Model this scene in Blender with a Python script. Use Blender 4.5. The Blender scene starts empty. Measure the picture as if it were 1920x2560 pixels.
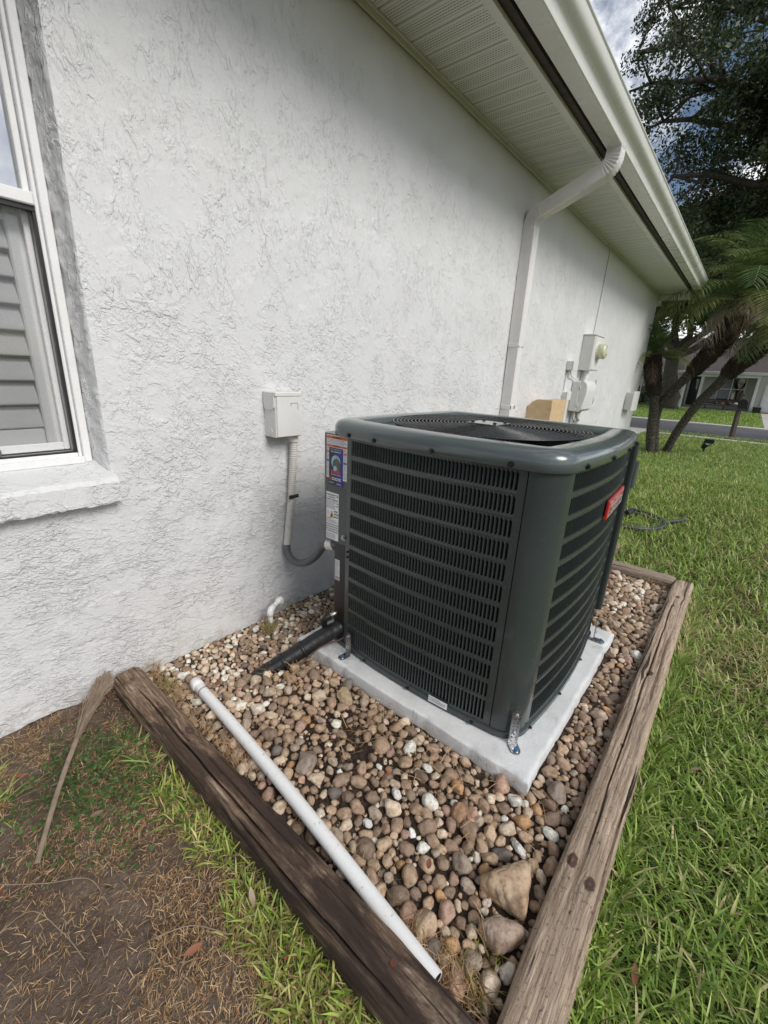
import bpy, math, random
import numpy as np
from mathutils import Vector, Matrix
random.seed(7); RNG = np.random.default_rng(7)
SC = bpy.context.scene
COL = SC.collection

# ---------------------------------------------------------------- camera
R = np.array([[0.64030621, -0.76668021, 0.0470044], [-0.21142037, -0.2347406, -0.94878779], [0.73845067, 0.59757703, -0.31239768]])
CAM = np.array([-0.9047, -1.4354, 1.0757])
cd = bpy.data.cameras.new('camera'); cam = bpy.data.objects.new('camera', cd); COL.objects.link(cam)
cd.sensor_fit = 'VERTICAL'; cd.sensor_height = 24.0; cd.lens = 1070.36 / 2560 * 24.0
cd.clip_start = 0.02; cd.clip_end = 2000
m = Matrix.Identity(4)
for i in range(3):
    m[i][0] = R[0][i]; m[i][1] = -R[1][i]; m[i][2] = -R[2][i]; m[i][3] = CAM[i]
cam.matrix_world = m
SC.camera = cam

# ---------------------------------------------------------------- sky and sun
SUN_ELEV = math.radians(41); SUN_DIR = Vector((-0.06, -1.0, 0)).normalized()     # horizontal direction towards the sun
world = bpy.data.worlds.new('World'); SC.world = world; world.use_nodes = True
wn = world.node_tree.nodes; wl = world.node_tree.links
for n in list(wn): wn.remove(n)
wo = wn.new('ShaderNodeOutputWorld'); wb = wn.new('ShaderNodeBackground')
sky = wn.new('ShaderNodeTexSky'); sky.sky_type = 'NISHITA'; sky.sun_disc = False
sky.sun_elevation = SUN_ELEV
sky.sun_rotation = math.atan2(SUN_DIR.x, SUN_DIR.y)
sky.air_density = 1.0; sky.dust_density = 1.2; sky.ozone_density = 1.0
tc = wn.new('ShaderNodeTexCoord'); mp = wn.new('ShaderNodeMapping'); mp.inputs['Scale'].default_value = (1.0, 1.0, 1.6)
cn = wn.new('ShaderNodeTexNoise'); cn.inputs['Scale'].default_value = 3.2; cn.inputs['Detail'].default_value = 9; cn.inputs['Roughness'].default_value = 0.62
cn.inputs['Distortion'].default_value = 0.35
cr = wn.new('ShaderNodeMapRange'); cr.inputs[1].default_value = 0.43; cr.inputs[2].default_value = 0.60; cr.interpolation_type = 'SMOOTHSTEP'
mx = wn.new('ShaderNodeMix'); mx.data_type = 'RGBA'
mx.inputs[7].default_value = (14.5, 14.7, 15.0, 1)                     # bright cloud
wl.new(tc.outputs['Generated'], mp.inputs[0]); wl.new(mp.outputs[0], cn.inputs['Vector'])
wl.new(cn.outputs['Fac'], cr.inputs[0]); wl.new(cr.outputs[0], mx.inputs[0])
wl.new(sky.outputs[0], mx.inputs[6]); wl.new(mx.outputs[2], wb.inputs[0]); wl.new(wb.outputs[0], wo.inputs[0])
wb.inputs[1].default_value = 0.057
sd = bpy.data.lights.new('sun', 'SUN'); sd.energy = 1.5; sd.angle = math.radians(27); sd.color = (1.0, 0.965, 0.91)
so = bpy.data.objects.new('sun', sd); COL.objects.link(so)
sv = Vector((SUN_DIR.x * math.cos(SUN_ELEV), SUN_DIR.y * math.cos(SUN_ELEV), math.sin(SUN_ELEV)))
so.rotation_euler = (-sv).to_track_quat('-Z', 'Y').to_euler()
so.location = (0, -6, 9)
SC.view_settings.view_transform = 'Standard'; SC.view_settings.look = 'None'
SC.view_settings.exposure = 0.74; SC.view_settings.gamma = 1.0
SC.view_settings.use_curve_mapping = False
SC.cycles.max_bounces = 6; SC.cycles.diffuse_bounces = 4; SC.cycles.glossy_bounces = 3; SC.cycles.transmission_bounces = 3; SC.cycles.transparent_max_bounces = 8
SC.cycles.caustics_reflective = False; SC.cycles.caustics_refractive = False

# ---------------------------------------------------------------- materials
MATS = {}
def ramp(nt, pts, interp='LINEAR'):
    r = nt.nodes.new('ShaderNodeValToRGB'); r.color_ramp.interpolation = interp
    e = r.color_ramp.elements
    while len(e) < len(pts): e.new(0.5)
    for k, (p, c) in enumerate(pts):
        e[k].position = p; e[k].color = (c[0], c[1], c[2], 1) if not isinstance(c, (int, float)) else (c, c, c, 1)
    return r
def newmat(name):
    m = bpy.data.materials.new(name); m.use_nodes = True; nt = m.node_tree
    b = nt.nodes['Principled BSDF']; MATS[name] = m
    return m, nt, b
def coords(nt, scale=(1, 1, 1), rot=(0, 0, 0)):
    t = nt.nodes.new('ShaderNodeTexCoord'); mpn = nt.nodes.new('ShaderNodeMapping')
    mpn.inputs['Scale'].default_value = scale; mpn.inputs['Rotation'].default_value = rot
    nt.links.new(t.outputs['Object'], mpn.inputs[0]); return mpn.outputs[0]
def noise(nt, vec, scale, detail=4, rough=0.55, dist=0.0):
    n = nt.nodes.new('ShaderNodeTexNoise'); n.inputs['Scale'].default_value = scale; n.inputs['Detail'].default_value = detail
    n.inputs['Roughness'].default_value = rough; n.inputs['Distortion'].default_value = dist
    if vec is not None: nt.links.new(vec, n.inputs['Vector'])
    return n.outputs['Fac']
def math_(nt, op, a, b=None, clamp=False):
    n = nt.nodes.new('ShaderNodeMath'); n.operation = op; n.use_clamp = clamp
    for k, v in enumerate((a, b)):
        if v is None: continue
        if isinstance(v, (int, float)): n.inputs[k].default_value = v
        else: nt.links.new(v, n.inputs[k])
    return n.outputs[0]
def mrange(nt, v, a, b, c=0.0, d=1.0, smooth=True):
    n = nt.nodes.new('ShaderNodeMapRange'); n.interpolation_type = 'SMOOTHSTEP' if smooth else 'LINEAR'
    nt.links.new(v, n.inputs[0])
    for k, x in zip((1, 2, 3, 4), (a, b, c, d)): n.inputs[k].default_value = x
    return n.outputs[0]
def mixc(nt, fac, a, b, mode='MIX'):
    n = nt.nodes.new('ShaderNodeMix'); n.data_type = 'RGBA'; n.blend_type = mode
    for k, v in ((0, fac), (6, a), (7, b)):
        if isinstance(v, (int, float)): n.inputs[k].default_value = v
        elif isinstance(v, tuple): n.inputs[k].default_value = (*v[:3], 1)
        else: nt.links.new(v, n.inputs[k])
    return n.outputs[2]
def bump(nt, b, h, strength=0.5, dist=0.01, prev=None):
    n = nt.nodes.new('ShaderNodeBump'); n.inputs['Strength'].default_value = strength; n.inputs['Distance'].default_value = dist
    nt.links.new(h, n.inputs['Height'])
    if prev is not None: nt.links.new(prev, n.inputs['Normal'])
    nt.links.new(n.outputs[0], b.inputs['Normal']); return n.outputs[0]
def simple(name, col, rough=0.5, metal=0.0, var=0.12, vscale=14, bstr=0.0, bscale=120, dirt=None, coat=0.0, spec=0.5):
    m, nt, b = newmat(name); v = coords(nt)
    n = noise(nt, v, vscale, 6, 0.6)
    lo = tuple(c * (1 - var) for c in col); hi = tuple(min(1, c * (1 + var)) for c in col)
    r = ramp(nt, [(0.3, lo), (0.7, hi)]); nt.links.new(n, r.inputs[0]); c = r.outputs[0]
    if dirt:
        d = mrange(nt, noise(nt, v, dirt[1], 8, 0.72), dirt[2], dirt[3]); c = mixc(nt, d, c, dirt[0])
    nt.links.new(c, b.inputs['Base Color'])
    rr = mrange(nt, noise(nt, v, vscale * 2.3, 5), 0.3, 0.7, max(0.03, rough - 0.08), min(1, rough + 0.08)); nt.links.new(rr, b.inputs['Roughness'])
    b.inputs['Metallic'].default_value = metal; b.inputs['Coat Weight'].default_value = coat; b.inputs['Coat Roughness'].default_value = 0.08
    b.inputs['Specular IOR Level'].default_value = spec
    if bstr: bump(nt, b, noise(nt, v, bscale, 5), bstr, 0.004)
    return m
def attr_mat(name, rough=0.6, transl=0.0, objcol=False, speck=None, bstr=0.0, bscale=90, spec=0.5):
    m, nt, b = newmat(name)
    if objcol: n = nt.nodes.new('ShaderNodeObjectInfo'); c = n.outputs['Color']
    else: n = nt.nodes.new('ShaderNodeAttribute'); n.attribute_name = 'col'; c = n.outputs['Color']
    v = coords(nt)
    if speck:
        d = mrange(nt, noise(nt, v, speck[1], 6, 0.7), speck[2] - 0.03, speck[3] + 0.10, 0.0, 0.62); c = mixc(nt, d, c, speck[0])
        c = mixc(nt, mrange(nt, noise(nt, v, speck[1] * 0.4, 5, 0.7), 0.42, 0.66, 0.0, 0.7), c, (0.70, 0.58, 0.46), 'MULTIPLY'); c = mixc(nt, mrange(nt, noise(nt, v, speck[1] * 3.0, 3, 0.7), 0.55, 0.66, 0.0, 0.55), c, (0.62, 0.54, 0.47), 'MULTIPLY')
    nt.links.new(c, b.inputs['Base Color']); b.inputs['Roughness'].default_value = rough; b.inputs['Specular IOR Level'].default_value = spec
    if bstr: bump(nt, b, noise(nt, v, bscale, 5), bstr, 0.004)
    if transl:
        t = nt.nodes.new('ShaderNodeBsdfTranslucent'); nt.links.new(c, t.inputs[0])
        ms = nt.nodes.new('ShaderNodeMixShader'); ms.inputs[0].default_value = transl
        nt.links.new(b.outputs[0], ms.inputs[1]); nt.links.new(t.outputs[0], ms.inputs[2])
        nt.links.new(ms.outputs[0], nt.nodes['Material Output'].inputs[0])
    return m

def stucco():
    m, nt, b = newmat('stucco')
    t = nt.nodes.new('ShaderNodeTexCoord'); v = t.outputs['Object']
    n = mrange(nt, noise(nt, v, 1.6, 5), 0.3, 0.7)
    c = mixc(nt, n, (0.645, 0.645, 0.645), (0.69, 0.692, 0.695))
    sp = nt.nodes.new('ShaderNodeSeparateXYZ'); nt.links.new(v, sp.inputs[0])
    low = math_(nt, 'MULTIPLY', mrange(nt, sp.outputs[2], 0.16, 0.0), mrange(nt, noise(nt, v, 18, 7, 0.7), 0.42, 0.66))
    c = mixc(nt, math_(nt, 'MULTIPLY', low, 0.4), c, (0.40, 0.34, 0.27))
    nt.links.new(c, b.inputs['Base Color']); b.inputs['Roughness'].default_value = 0.62
    b.inputs['Specular IOR Level'].default_value = 0.3
    # trowel direction: upright pulls near the eave, level pulls near the ground
    z = sp.outputs[2]; x = sp.outputs[0]
    fz = math_(nt, 'ADD', math_(nt, 'ADD', z, math_(nt, 'MULTIPLY', math_(nt, 'MINIMUM', math_(nt, 'SUBTRACT', z, 0.62), 0.0), 0.8)), math_(nt, 'MULTIPLY', math_(nt, 'MAXIMUM', math_(nt, 'SUBTRACT', z, 1.25), 0.0), -0.55))
    fx = math_(nt, 'ADD', x, math_(nt, 'MULTIPLY', fz, 0.30))
    cv = nt.nodes.new('ShaderNodeCombineXYZ'); nt.links.new(fx, cv.inputs[0]); nt.links.new(sp.outputs[1], cv.inputs[1]); nt.links.new(fz, cv.inputs[2])
    nz_ = nt.nodes.new('ShaderNodeTexNoise'); nz_.inputs['Scale'].default_value = 16; nz_.inputs['Detail'].default_value = 4; nt.links.new(cv.outputs[0], nz_.inputs['Vector'])
    mv = nt.nodes.new('ShaderNodeVectorMath'); mv.operation = 'MULTIPLY_ADD'; nt.links.new(nz_.outputs['Color'], mv.inputs[0]); mv.inputs[1].default_value = (0.05, 0.05, 0.05); nt.links.new(cv.outputs[0], mv.inputs[2])
    w = mv.outputs[0]
    zone = mrange(nt, noise(nt, v, 5.5, 5, 0.68), 0.40, 0.58, 0.10, 1.0)
    crumb = mrange(nt, noise(nt, w, 74, 3, 0.6, 0.4), 0.46, 0.60)
    crumb2 = mrange(nt, noise(nt, w, 36, 3, 0.62, 0.4), 0.50, 0.60)
    big = noise(nt, w, 8.0, 5, 0.62)
    step = mrange(nt, big, 0.475, 0.520)
    line = mrange(nt, math_(nt, 'ABSOLUTE', math_(nt, 'SUBTRACT', big, 0.5)), 0.0, 0.012, 1.0, 0.0)
    h = math_(nt, 'MULTIPLY', zone, math_(nt, 'ADD', math_(nt, 'MULTIPLY', crumb, 0.55), math_(nt, 'MULTIPLY', crumb2, 0.75)))
    h = math_(nt, 'ADD', h, math_(nt, 'MULTIPLY', crumb2, 0.14))
    h = math_(nt, 'ADD', h, math_(nt, 'ADD', math_(nt, 'MULTIPLY', line, 0.10), math_(nt, 'MULTIPLY', step, 0.45)))
    h = math_(nt, 'ADD', h, math_(nt, 'MULTIPLY', noise(nt, v, 190, 3, 0.6), 0.22))
    bump(nt, b, h, 1.0, 0.0022)
    return m
stucco()
def soffit_mat():
    m, nt, b = newmat('soffit_vinyl')
    v = coords(nt); n = noise(nt, v, 6, 4)
    c = mixc(nt, n, (0.66, 0.665, 0.60), (0.71, 0.715, 0.65))
    nt.links.new(c, b.inputs['Base Color']); b.inputs['Roughness'].default_value = 0.45
    # punched ventilation slots: true openings into the dark roof space
    t = nt.nodes.new('ShaderNodeTexCoord'); sp = nt.nodes.new('ShaderNodeSeparateXYZ'); nt.links.new(t.outputs['Object'], sp.inputs[0])
    x, y = sp.outputs[0], sp.outputs[1]
    row = math_(nt, 'FLOOR', math_(nt, 'DIVIDE', x, 0.0125))
    shift = math_(nt, 'MULTIPLY', math_(nt, 'MODULO', math_(nt, 'ABSOLUTE', row), 2.0), 0.006)
    fy = math_(nt, 'FRACT', math_(nt, 'DIVIDE', math_(nt, 'ADD', math_(nt, 'ADD', y, 2.0), shift), 0.0125))
    fx = math_(nt, 'FRACT', math_(nt, 'DIVIDE', math_(nt, 'ADD', x, 2.0), 0.0125))
    hx = math_(nt, 'MULTIPLY', math_(nt, 'GREATER_THAN', fx, 0.36), math_(nt, 'LESS_THAN', fx, 0.62))
    hy = math_(nt, 'MULTIPLY', math_(nt, 'GREATER_THAN', fy, 0.14), math_(nt, 'LESS_THAN', fy, 0.78))
    inx = math_(nt, 'MULTIPLY', math_(nt, 'GREATER_THAN', x, 0.0185), math_(nt, 'LESS_THAN', x, 0.0815))
    iny = math_(nt, 'MULTIPLY', math_(nt, 'GREATER_THAN', y, -0.348), math_(nt, 'LESS_THAN', y, -0.018))
    hole = math_(nt, 'MULTIPLY', math_(nt, 'MULTIPLY', hx, hy), math_(nt, 'MULTIPLY', inx, iny))
    tr = nt.nodes.new('ShaderNodeBsdfTransparent'); ms = nt.nodes.new('ShaderNodeMixShader')
    nt.links.new(hole, ms.inputs[0]); nt.links.new(b.outputs[0], ms.inputs[1]); nt.links.new(tr.outputs[0], ms.inputs[2])
    nt.links.new(ms.outputs[0], nt.nodes['Material Output'].inputs[0])
soffit_mat()
simple('trim_cream', (0.66, 0.665, 0.605), 0.35, var=0.05, vscale=3)
simple('gutter_paint', (0.68, 0.685, 0.63), 0.30, var=0.03, vscale=4, dirt=((0.52, 0.52, 0.46), 14, 0.66, 0.9))
simple('downspout_paint', (0.72, 0.70, 0.68), 0.33, var=0.05, vscale=5, dirt=((0.42, 0.39, 0.36), 20, 0.62, 0.85))
simple('gap_shade_brown', (0.045, 0.036, 0.028), 0.8, var=0.3)  # near-black brown: shade of the gutter gap put into the colour
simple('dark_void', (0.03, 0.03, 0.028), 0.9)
simple('white_frame', (0.80, 0.80, 0.80), 0.3, var=0.03)
simple('shutter_white', (0.88, 0.88, 0.88), 0.4, var=0.03)
simple('gasket_black', (0.012, 0.012, 0.013), 0.5)
simple('utility_paint', (0.68, 0.675, 0.655), 0.5, var=0.05, vscale=9, bstr=0.15, bscale=60, dirt=((0.45, 0.43, 0.39), 30, 0.66, 0.85))
simple('conduit_beige', (0.60, 0.575, 0.53), 0.5, var=0.06)
simple('conduit_grey', (0.115, 0.122, 0.13), 0.5, var=0.08)
simple('steel', (0.35, 0.35, 0.36), 0.32, metal=1.0, var=0.15, vscale=60)
simple('zinc', (0.62, 0.63, 0.64), 0.28, metal=1.0, var=0.12, vscale=90)
simple('brass', (0.50, 0.36, 0.14), 0.3, metal=1.0, var=0.15, vscale=60)
simple('blue_bolt', (0.03, 0.14, 0.34), 0.35, var=0.1)
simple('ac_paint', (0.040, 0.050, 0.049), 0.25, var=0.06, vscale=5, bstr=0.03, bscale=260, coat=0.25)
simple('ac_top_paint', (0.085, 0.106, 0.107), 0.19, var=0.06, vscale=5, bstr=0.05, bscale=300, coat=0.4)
simple('ac_black', (0.010, 0.011, 0.012), 0.35, var=0.15)
simple('coil', (0.0025, 0.003, 0.0035), 0.7, var=0.3, vscale=80)
simple('guard_wire', (0.011, 0.012, 0.013), 0.28, var=0.1)
simple('badge_red', (0.50, 0.012, 0.016), 0.22, var=0.05, coat=0.5)
simple('badge_silver', (0.55, 0.52, 0.50), 0.3, metal=0.6)
simple('sticker_white', (0.74, 0.74, 0.76), 0.4, var=0.03)
simple('sticker_orange', (0.62, 0.13, 0.03), 0.45, var=0.04)
simple('sticker_blue', (0.02, 0.06, 0.22), 0.4, var=0.04)
simple('magnet_dark', (0.018, 0.02, 0.045), 0.35, var=0.2)
simple('magnet_blue', (0.022, 0.022, 0.25), 0.35, var=0.1)
simple('sticker_yellow', (0.72, 0.47, 0.03), 0.4, var=0.04)
simple('sticker_red', (0.45, 0.03, 0.05), 0.4, var=0.04)
simple('sticker_green', (0.09, 0.11, 0.05), 0.4, var=0.3, vscale=90)
simple('sticker_sky', (0.30, 0.48, 0.62), 0.4, var=0.2, vscale=90)
simple('ink', (0.03, 0.03, 0.035), 0.5)
simple('ink_grey', (0.30, 0.30, 0.32), 0.5)
simple('insulation', (0.010, 0.010, 0.011), 0.42, var=0.3, vscale=40, bstr=0.35, bscale=55)
simple('cable_brown', (0.10, 0.055, 0.04), 0.5)
simple('pvc', (0.80, 0.80, 0.79), 0.3, var=0.03, vscale=6, bstr=0.05, dirt=((0.40, 0.34, 0.26), 60, 0.585, 0.70))
simple('concrete', (0.60, 0.605, 0.60), 0.85, var=0.13, vscale=9, bstr=0.35, bscale=150, dirt=((0.27, 0.25, 0.22), 7, 0.54, 0.80))
simple('sidewalk', (0.46, 0.43, 0.40), 0.9, var=0.14, vscale=3, bstr=0.2, bscale=60)
simple('asphalt', (0.085, 0.085, 0.09), 0.9, var=0.2, vscale=2, bstr=0.3, bscale=90)
simple('ply', (0.60, 0.43, 0.25), 0.6, var=0.12, vscale=16, dirt=((0.40, 0.26, 0.13), 8, 0.58, 0.8))
simple('meter_glass', (0.62, 0.63, 0.42), 0.12, var=0.08, coat=0.6)
simple('bark', (0.075, 0.062, 0.052), 0.95, var=0.35, vscale=9, bstr=1.0, bscale=14)
simple('palm_trunk', (0.075, 0.066, 0.052), 0.95, var=0.45, vscale=24, bstr=0.6, bscale=40)
simple('palm_boot', (0.030, 0.019, 0.013), 0.9, var=0.5, vscale=20)
simple('rubber_black', (0.012, 0.012, 0.013), 0.45)
simple('hose', (0.05, 0.055, 0.06), 0.45)
simple('siding', (0.50, 0.50, 0.45), 0.6, var=0.05)
simple('house_white', (0.72, 0.72, 0.72), 0.5, var=0.04)
simple('door_black', (0.012, 0.011, 0.011), 0.35)
simple('roof_shingle', (0.075, 0.06, 0.058), 0.9, var=0.3, vscale=30, bstr=0.6, bscale=40)
simple('mail_wood', (0.085, 0.062, 0.048), 0.8, var=0.25, vscale=20)
simple('pumpkin', (0.55, 0.13, 0.02), 0.5)
simple('bench_wood', (0.06, 0.042, 0.036), 0.7, var=0.4, vscale=20)
simple('nail_rust', (0.11, 0.035, 0.02), 0.8)
simple('stalk', (0.26, 0.195, 0.14), 0.85, var=0.3, vscale=30, bstr=0.4, bscale=60)
attr_mat('stone_attr', 0.62, speck=((0.10, 0.072, 0.050), 150, 0.46, 0.68), bstr=0.35, bscale=140)
attr_mat('stone_obj', 0.62, objcol=True, speck=((0.10, 0.072, 0.050), 2.8, 0.46, 0.68), bstr=0.6, bscale=7)
attr_mat('grass', 0.5, transl=0.30, spec=0.3)
attr_mat('straw', 0.75, transl=0.1, spec=0.2)
attr_mat('leaf_oak', 0.42, transl=0.16, spec=0.4)
attr_mat('palm_leaf', 0.45, transl=0.25, spec=0.4)
attr_mat('litter', 0.7, transl=0.1)
attr_mat('leaf_obj', 0.7, objcol=True, transl=0.08)
simple('lawn_green', (0.15, 0.21, 0.055), 0.95, var=0.35, vscale=3, bstr=0.8, bscale=30)
def glass_mat(name, tint, rough=0.02, mixf=0.25, refl=0.9):
    m, nt, b = newmat(name)
    out = nt.nodes['Material Output']; nt.nodes.remove(b)
    t = nt.nodes.new('ShaderNodeBsdfTransparent'); t.inputs[0].default_value = (*tint, 1)
    g = nt.nodes.new('ShaderNodeBsdfGlossy'); g.inputs['Roughness'].default_value = rough; g.inputs[0].default_value = (refl, refl, refl, 1)
    v = coords(nt); nb = nt.nodes.new('ShaderNodeBump'); nb.inputs['Strength'].default_value = 0.02; nt.links.new(noise(nt, v, 1.5, 2), nb.inputs['Height'])
    nt.links.new(nb.outputs[0], g.inputs['Normal'])
    fr = nt.nodes.new('ShaderNodeFresnel'); fr.inputs[0].default_value = 1.5
    f = math_(nt, 'ADD', fr.outputs[0], mixf, True)
    ms = nt.nodes.new('ShaderNodeMixShader'); nt.links.new(f, ms.inputs[0]); nt.links.new(t.outputs[0], ms.inputs[1]); nt.links.new(g.outputs[0], ms.inputs[2])
    nt.links.new(ms.outputs[0], out.inputs[0])
glass_mat('pane_glass', (0.95, 0.97, 0.97), mixf=0.6)
glass_mat('lower_glass', (0.97, 0.98, 0.98), mixf=0.02)
glass_mat('far_glass', (0.25, 0.3, 0.33), mixf=0.2)
def screen_mat():
    m, nt, b = newmat('screen_mesh'); out = nt.nodes['Material Output']
    v = coords(nt); n = noise(nt, v, 300, 2)
    b.inputs['Base Color'].default_value = (0.42, 0.43, 0.44, 1); b.inputs['Roughness'].default_value = 0.8
    t = nt.nodes.new('ShaderNodeBsdfTransparent'); ms = nt.nodes.new('ShaderNodeMixShader')
    nt.links.new(mrange(nt, n, 0.2, 0.8, 0.04, 0.16, False), ms.inputs[0]); nt.links.new(t.outputs[0], ms.inputs[1]); nt.links.new(b.outputs[0], ms.inputs[2])
    nt.links.new(ms.outputs[0], out.inputs[0])
screen_mat()
def wood_mat(name, dark, mid, light, knots, wet, blotch):
    m, nt, b = newmat(name)
    t = nt.nodes.new('ShaderNodeTexCoord'); sp = nt.nodes.new('ShaderNodeSeparateXYZ'); nt.links.new(t.outputs['Object'], sp.inputs[0])
    x, y, z = sp.outputs; yy = y; kd = None
    for (kx, ky, kr) in knots:                       # the grain flows round each knot
        dx = math_(nt, 'DIVIDE', math_(nt, 'SUBTRACT', x, kx), 1.7); dy = math_(nt, 'SUBTRACT', y, ky)
        d = math_(nt, 'DIVIDE', math_(nt, 'SQRT', math_(nt, 'ADD', math_(nt, 'MULTIPLY', dx, dx), math_(nt, 'MULTIPLY', dy, dy))), kr)
        e = math_(nt, 'POWER', 2.718, math_(nt, 'MULTIPLY', math_(nt, 'MULTIPLY', d, d), -0.22))
        yy = math_(nt, 'SUBTRACT', yy, math_(nt, 'MULTIPLY', math_(nt, 'MULTIPLY', dy, e), 0.85)); kd = d if kd is None else math_(nt, 'MINIMUM', kd, d)
    cv = nt.nodes.new('ShaderNodeCombineXYZ'); nt.links.new(x, cv.inputs[0]); nt.links.new(yy, cv.inputs[1]); nt.links.new(z, cv.inputs[2])
    def mapped(sc): mp_ = nt.nodes.new('ShaderNodeMapping'); mp_.inputs['Scale'].default_value = sc; nt.links.new(cv.outputs[0], mp_.inputs[0]); return mp_.outputs[0]
    g = noise(nt, mapped((4.0, 40, 40)), 1.0, 9, 0.72, 1.2); g2 = noise(nt, mapped((14, 240, 240)), 1.0, 6, 0.68, 0.4); v3 = t.outputs['Object']; big = noise(nt, mapped((3.0, 8, 8)), 1.0, 6, 0.65, 0.8)
    r = ramp(nt, [(0.36, dark), (0.5, mid), (0.64, light)]); nt.links.new(math_(nt, 'ADD', math_(nt, 'MULTIPLY', g, 0.5), math_(nt, 'MULTIPLY', g2, 0.5)), r.inputs[0])
    c = mixc(nt, mrange(nt, big, 0.47, 0.60, 0.0, wet), r.outputs[0], blotch)
    crack = mrange(nt, noise(nt, mapped((1.1, 42, 42)), 1.0, 4, 0.6, 0.5), 0.40, 0.355); c = mixc(nt, crack, c, tuple(q * 0.25 for q in dark))
    c = mixc(nt, mrange(nt, noise(nt, v3, 120, 4, 0.75), 0.57, 0.66, 0.0, 0.7), c, (0.05, 0.036, 0.028))
    if name == 'timber_dark': c = mixc(nt, math_(nt, 'MULTIPLY', mrange(nt, x, 0.35, 1.0, 0.1, 0.85), mrange(nt, noise(nt, mapped((4, 14, 14)), 1.0, 6, 0.7, 0.6), 0.38, 0.56)), c, (0.035, 0.022, 0.018))
    if kd is not None:
        kd = math_(nt, 'ADD', kd, math_(nt, 'MULTIPLY', math_(nt, 'SUBTRACT', noise(nt, v3, 75, 4, 0.7), 0.5), 1.1))
        rr = ramp(nt, [(0.0, (0.16, 0.105, 0.078)), (0.45, (0.075, 0.043, 0.034)), (0.75, (0.10, 0.06, 0.045)), (0.9, (0.06, 0.036, 0.028)), (1.0, (0.16, 0.115, 0.088))]); nt.links.new(math_(nt, 'ADD', kd, math_(nt, 'MULTIPLY', math_(nt, 'SUBTRACT', noise(nt, v3, 90, 3), 0.5), 0.5)), rr.inputs[0])
        c = mixc(nt, mrange(nt, kd, 1.25, 0.80), c, rr.outputs[0])
    nt.links.new(c, b.inputs['Base Color']); b.inputs['Roughness'].default_value = 0.8; b.inputs['Specular IOR Level'].default_value = 0.3
    hh = math_(nt, 'SUBTRACT', math_(nt, 'ADD', g2, math_(nt, 'MULTIPLY', g, 0.8)), math_(nt, 'MULTIPLY', crack, 0.8)); bump(nt, b, hh, 0.7, 0.006)
wood_mat('timber_grey', (0.19, 0.135, 0.096), (0.42, 0.32, 0.235), (0.60, 0.49, 0.38), ((2.106, 0.004, 0.009), (1.99, 0.010, 0.007), (1.343, 0.004, 0.010), (0.924, 0.009, 0.005), (0.505, 0.021, 0.011), (0.475, -0.022, 0.010), (0.10, 0.02, 0.008)), 0.30, (0.20, 0.145, 0.105))
wood_mat('timber_back', (0.15, 0.115, 0.09), (0.30, 0.24, 0.185), (0.44, 0.37, 0.30), ((0.35, 0.01, 0.010),), 0.25, (0.19, 0.14, 0.10))
wood_mat('timber_dark', (0.06, 0.037, 0.025), (0.24, 0.16, 0.105), (0.54, 0.43, 0.32), ((0.40, 0.016, 0.012),), 0.85, (0.050, 0.031, 0.022))
def soil_mat(name, a, b_, c_, straw=0.0):
    m, nt, b = newmat(name); v = coords(nt)
    n = noise(nt, v, 7, 9, 0.68); n2 = noise(nt, v, 75, 6, 0.7)
    r = ramp(nt, [(0.33, a), (0.5, b_), (0.68, c_)]); nt.links.new(math_(nt, 'ADD', math_(nt, 'MULTIPLY', n, 0.55), math_(nt, 'MULTIPLY', n2, 0.45)), r.inputs[0])
    nt.links.new(r.outputs[0], b.inputs['Base Color']); b.inputs['Roughness'].default_value = 0.95; b.inputs['Specular IOR Level'].default_value = 0.15
    bump(nt, b, math_(nt, 'ADD', n2, math_(nt, 'MULTIPLY', noise(nt, v, 260, 4, 0.7), 0.6)), 0.9, 0.012)
soil_mat('soil_bed', (0.028, 0.019, 0.014), (0.07, 0.05, 0.038), (0.13, 0.098, 0.075))
soil_mat('soil_left', (0.085, 0.060, 0.046), (0.165, 0.122, 0.094), (0.28, 0.22, 0.175))
soil_mat('soil_lawn', (0.035, 0.035, 0.016), (0.075, 0.075, 0.03), (0.15, 0.13, 0.065))

# ---------------------------------------------------------------- geometry helpers
def mesh_from(name, V, F, smooth=False, cols=None):
    me = bpy.data.meshes.new(name); V = np.asarray(V, np.float32).reshape(-1, 3)
    if isinstance(F, np.ndarray):
        k = F.shape[1]; nf = len(F)
        me.vertices.add(len(V)); me.vertices.foreach_set('co', V.ravel())
        me.loops.add(nf * k); me.loops.foreach_set('vertex_index', F.astype(np.int32).ravel())
        me.polygons.add(nf); me.polygons.foreach_set('loop_start', np.arange(0, nf * k, k, dtype=np.int32))
        me.polygons.foreach_set('loop_total', np.full(nf, k, np.int32)); me.update(calc_edges=True)
    else:
        me.from_pydata([tuple(map(float, v)) for v in V], [], F)
    if smooth: me.polygons.foreach_set('use_smooth', np.ones(len(me.polygons), bool))
    if cols is not None:
        a = me.color_attributes.new('col', 'FLOAT_COLOR', 'POINT'); c = np.ones((len(V), 4), np.float32); c[:, :3] = cols
        a.data.foreach_set('color', c.ravel())
    me.update(); return me
def add_obj(name, me, mat=None, parent=None):
    o = bpy.data.objects.new(name, me); COL.objects.link(o)
    if mat is not None and me is not None and len(me.materials) == 0: me.materials.append(MATS[mat])
    if parent is not None: o.parent = parent
    return o
def tag(o, label=None, cat=None, group=None, kind=None):
    if label: o['label'] = label
    if cat: o['category'] = cat
    if group: o['group'] = group
    if kind: o['kind'] = kind
    return o
def thing(name, label, cat, loc=(0, 0, 0), group=None):
    o = bpy.data.objects.new(name, None); COL.objects.link(o); o.location = loc; o.empty_display_size = 0.05
    return tag(o, label, cat, group)
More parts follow.
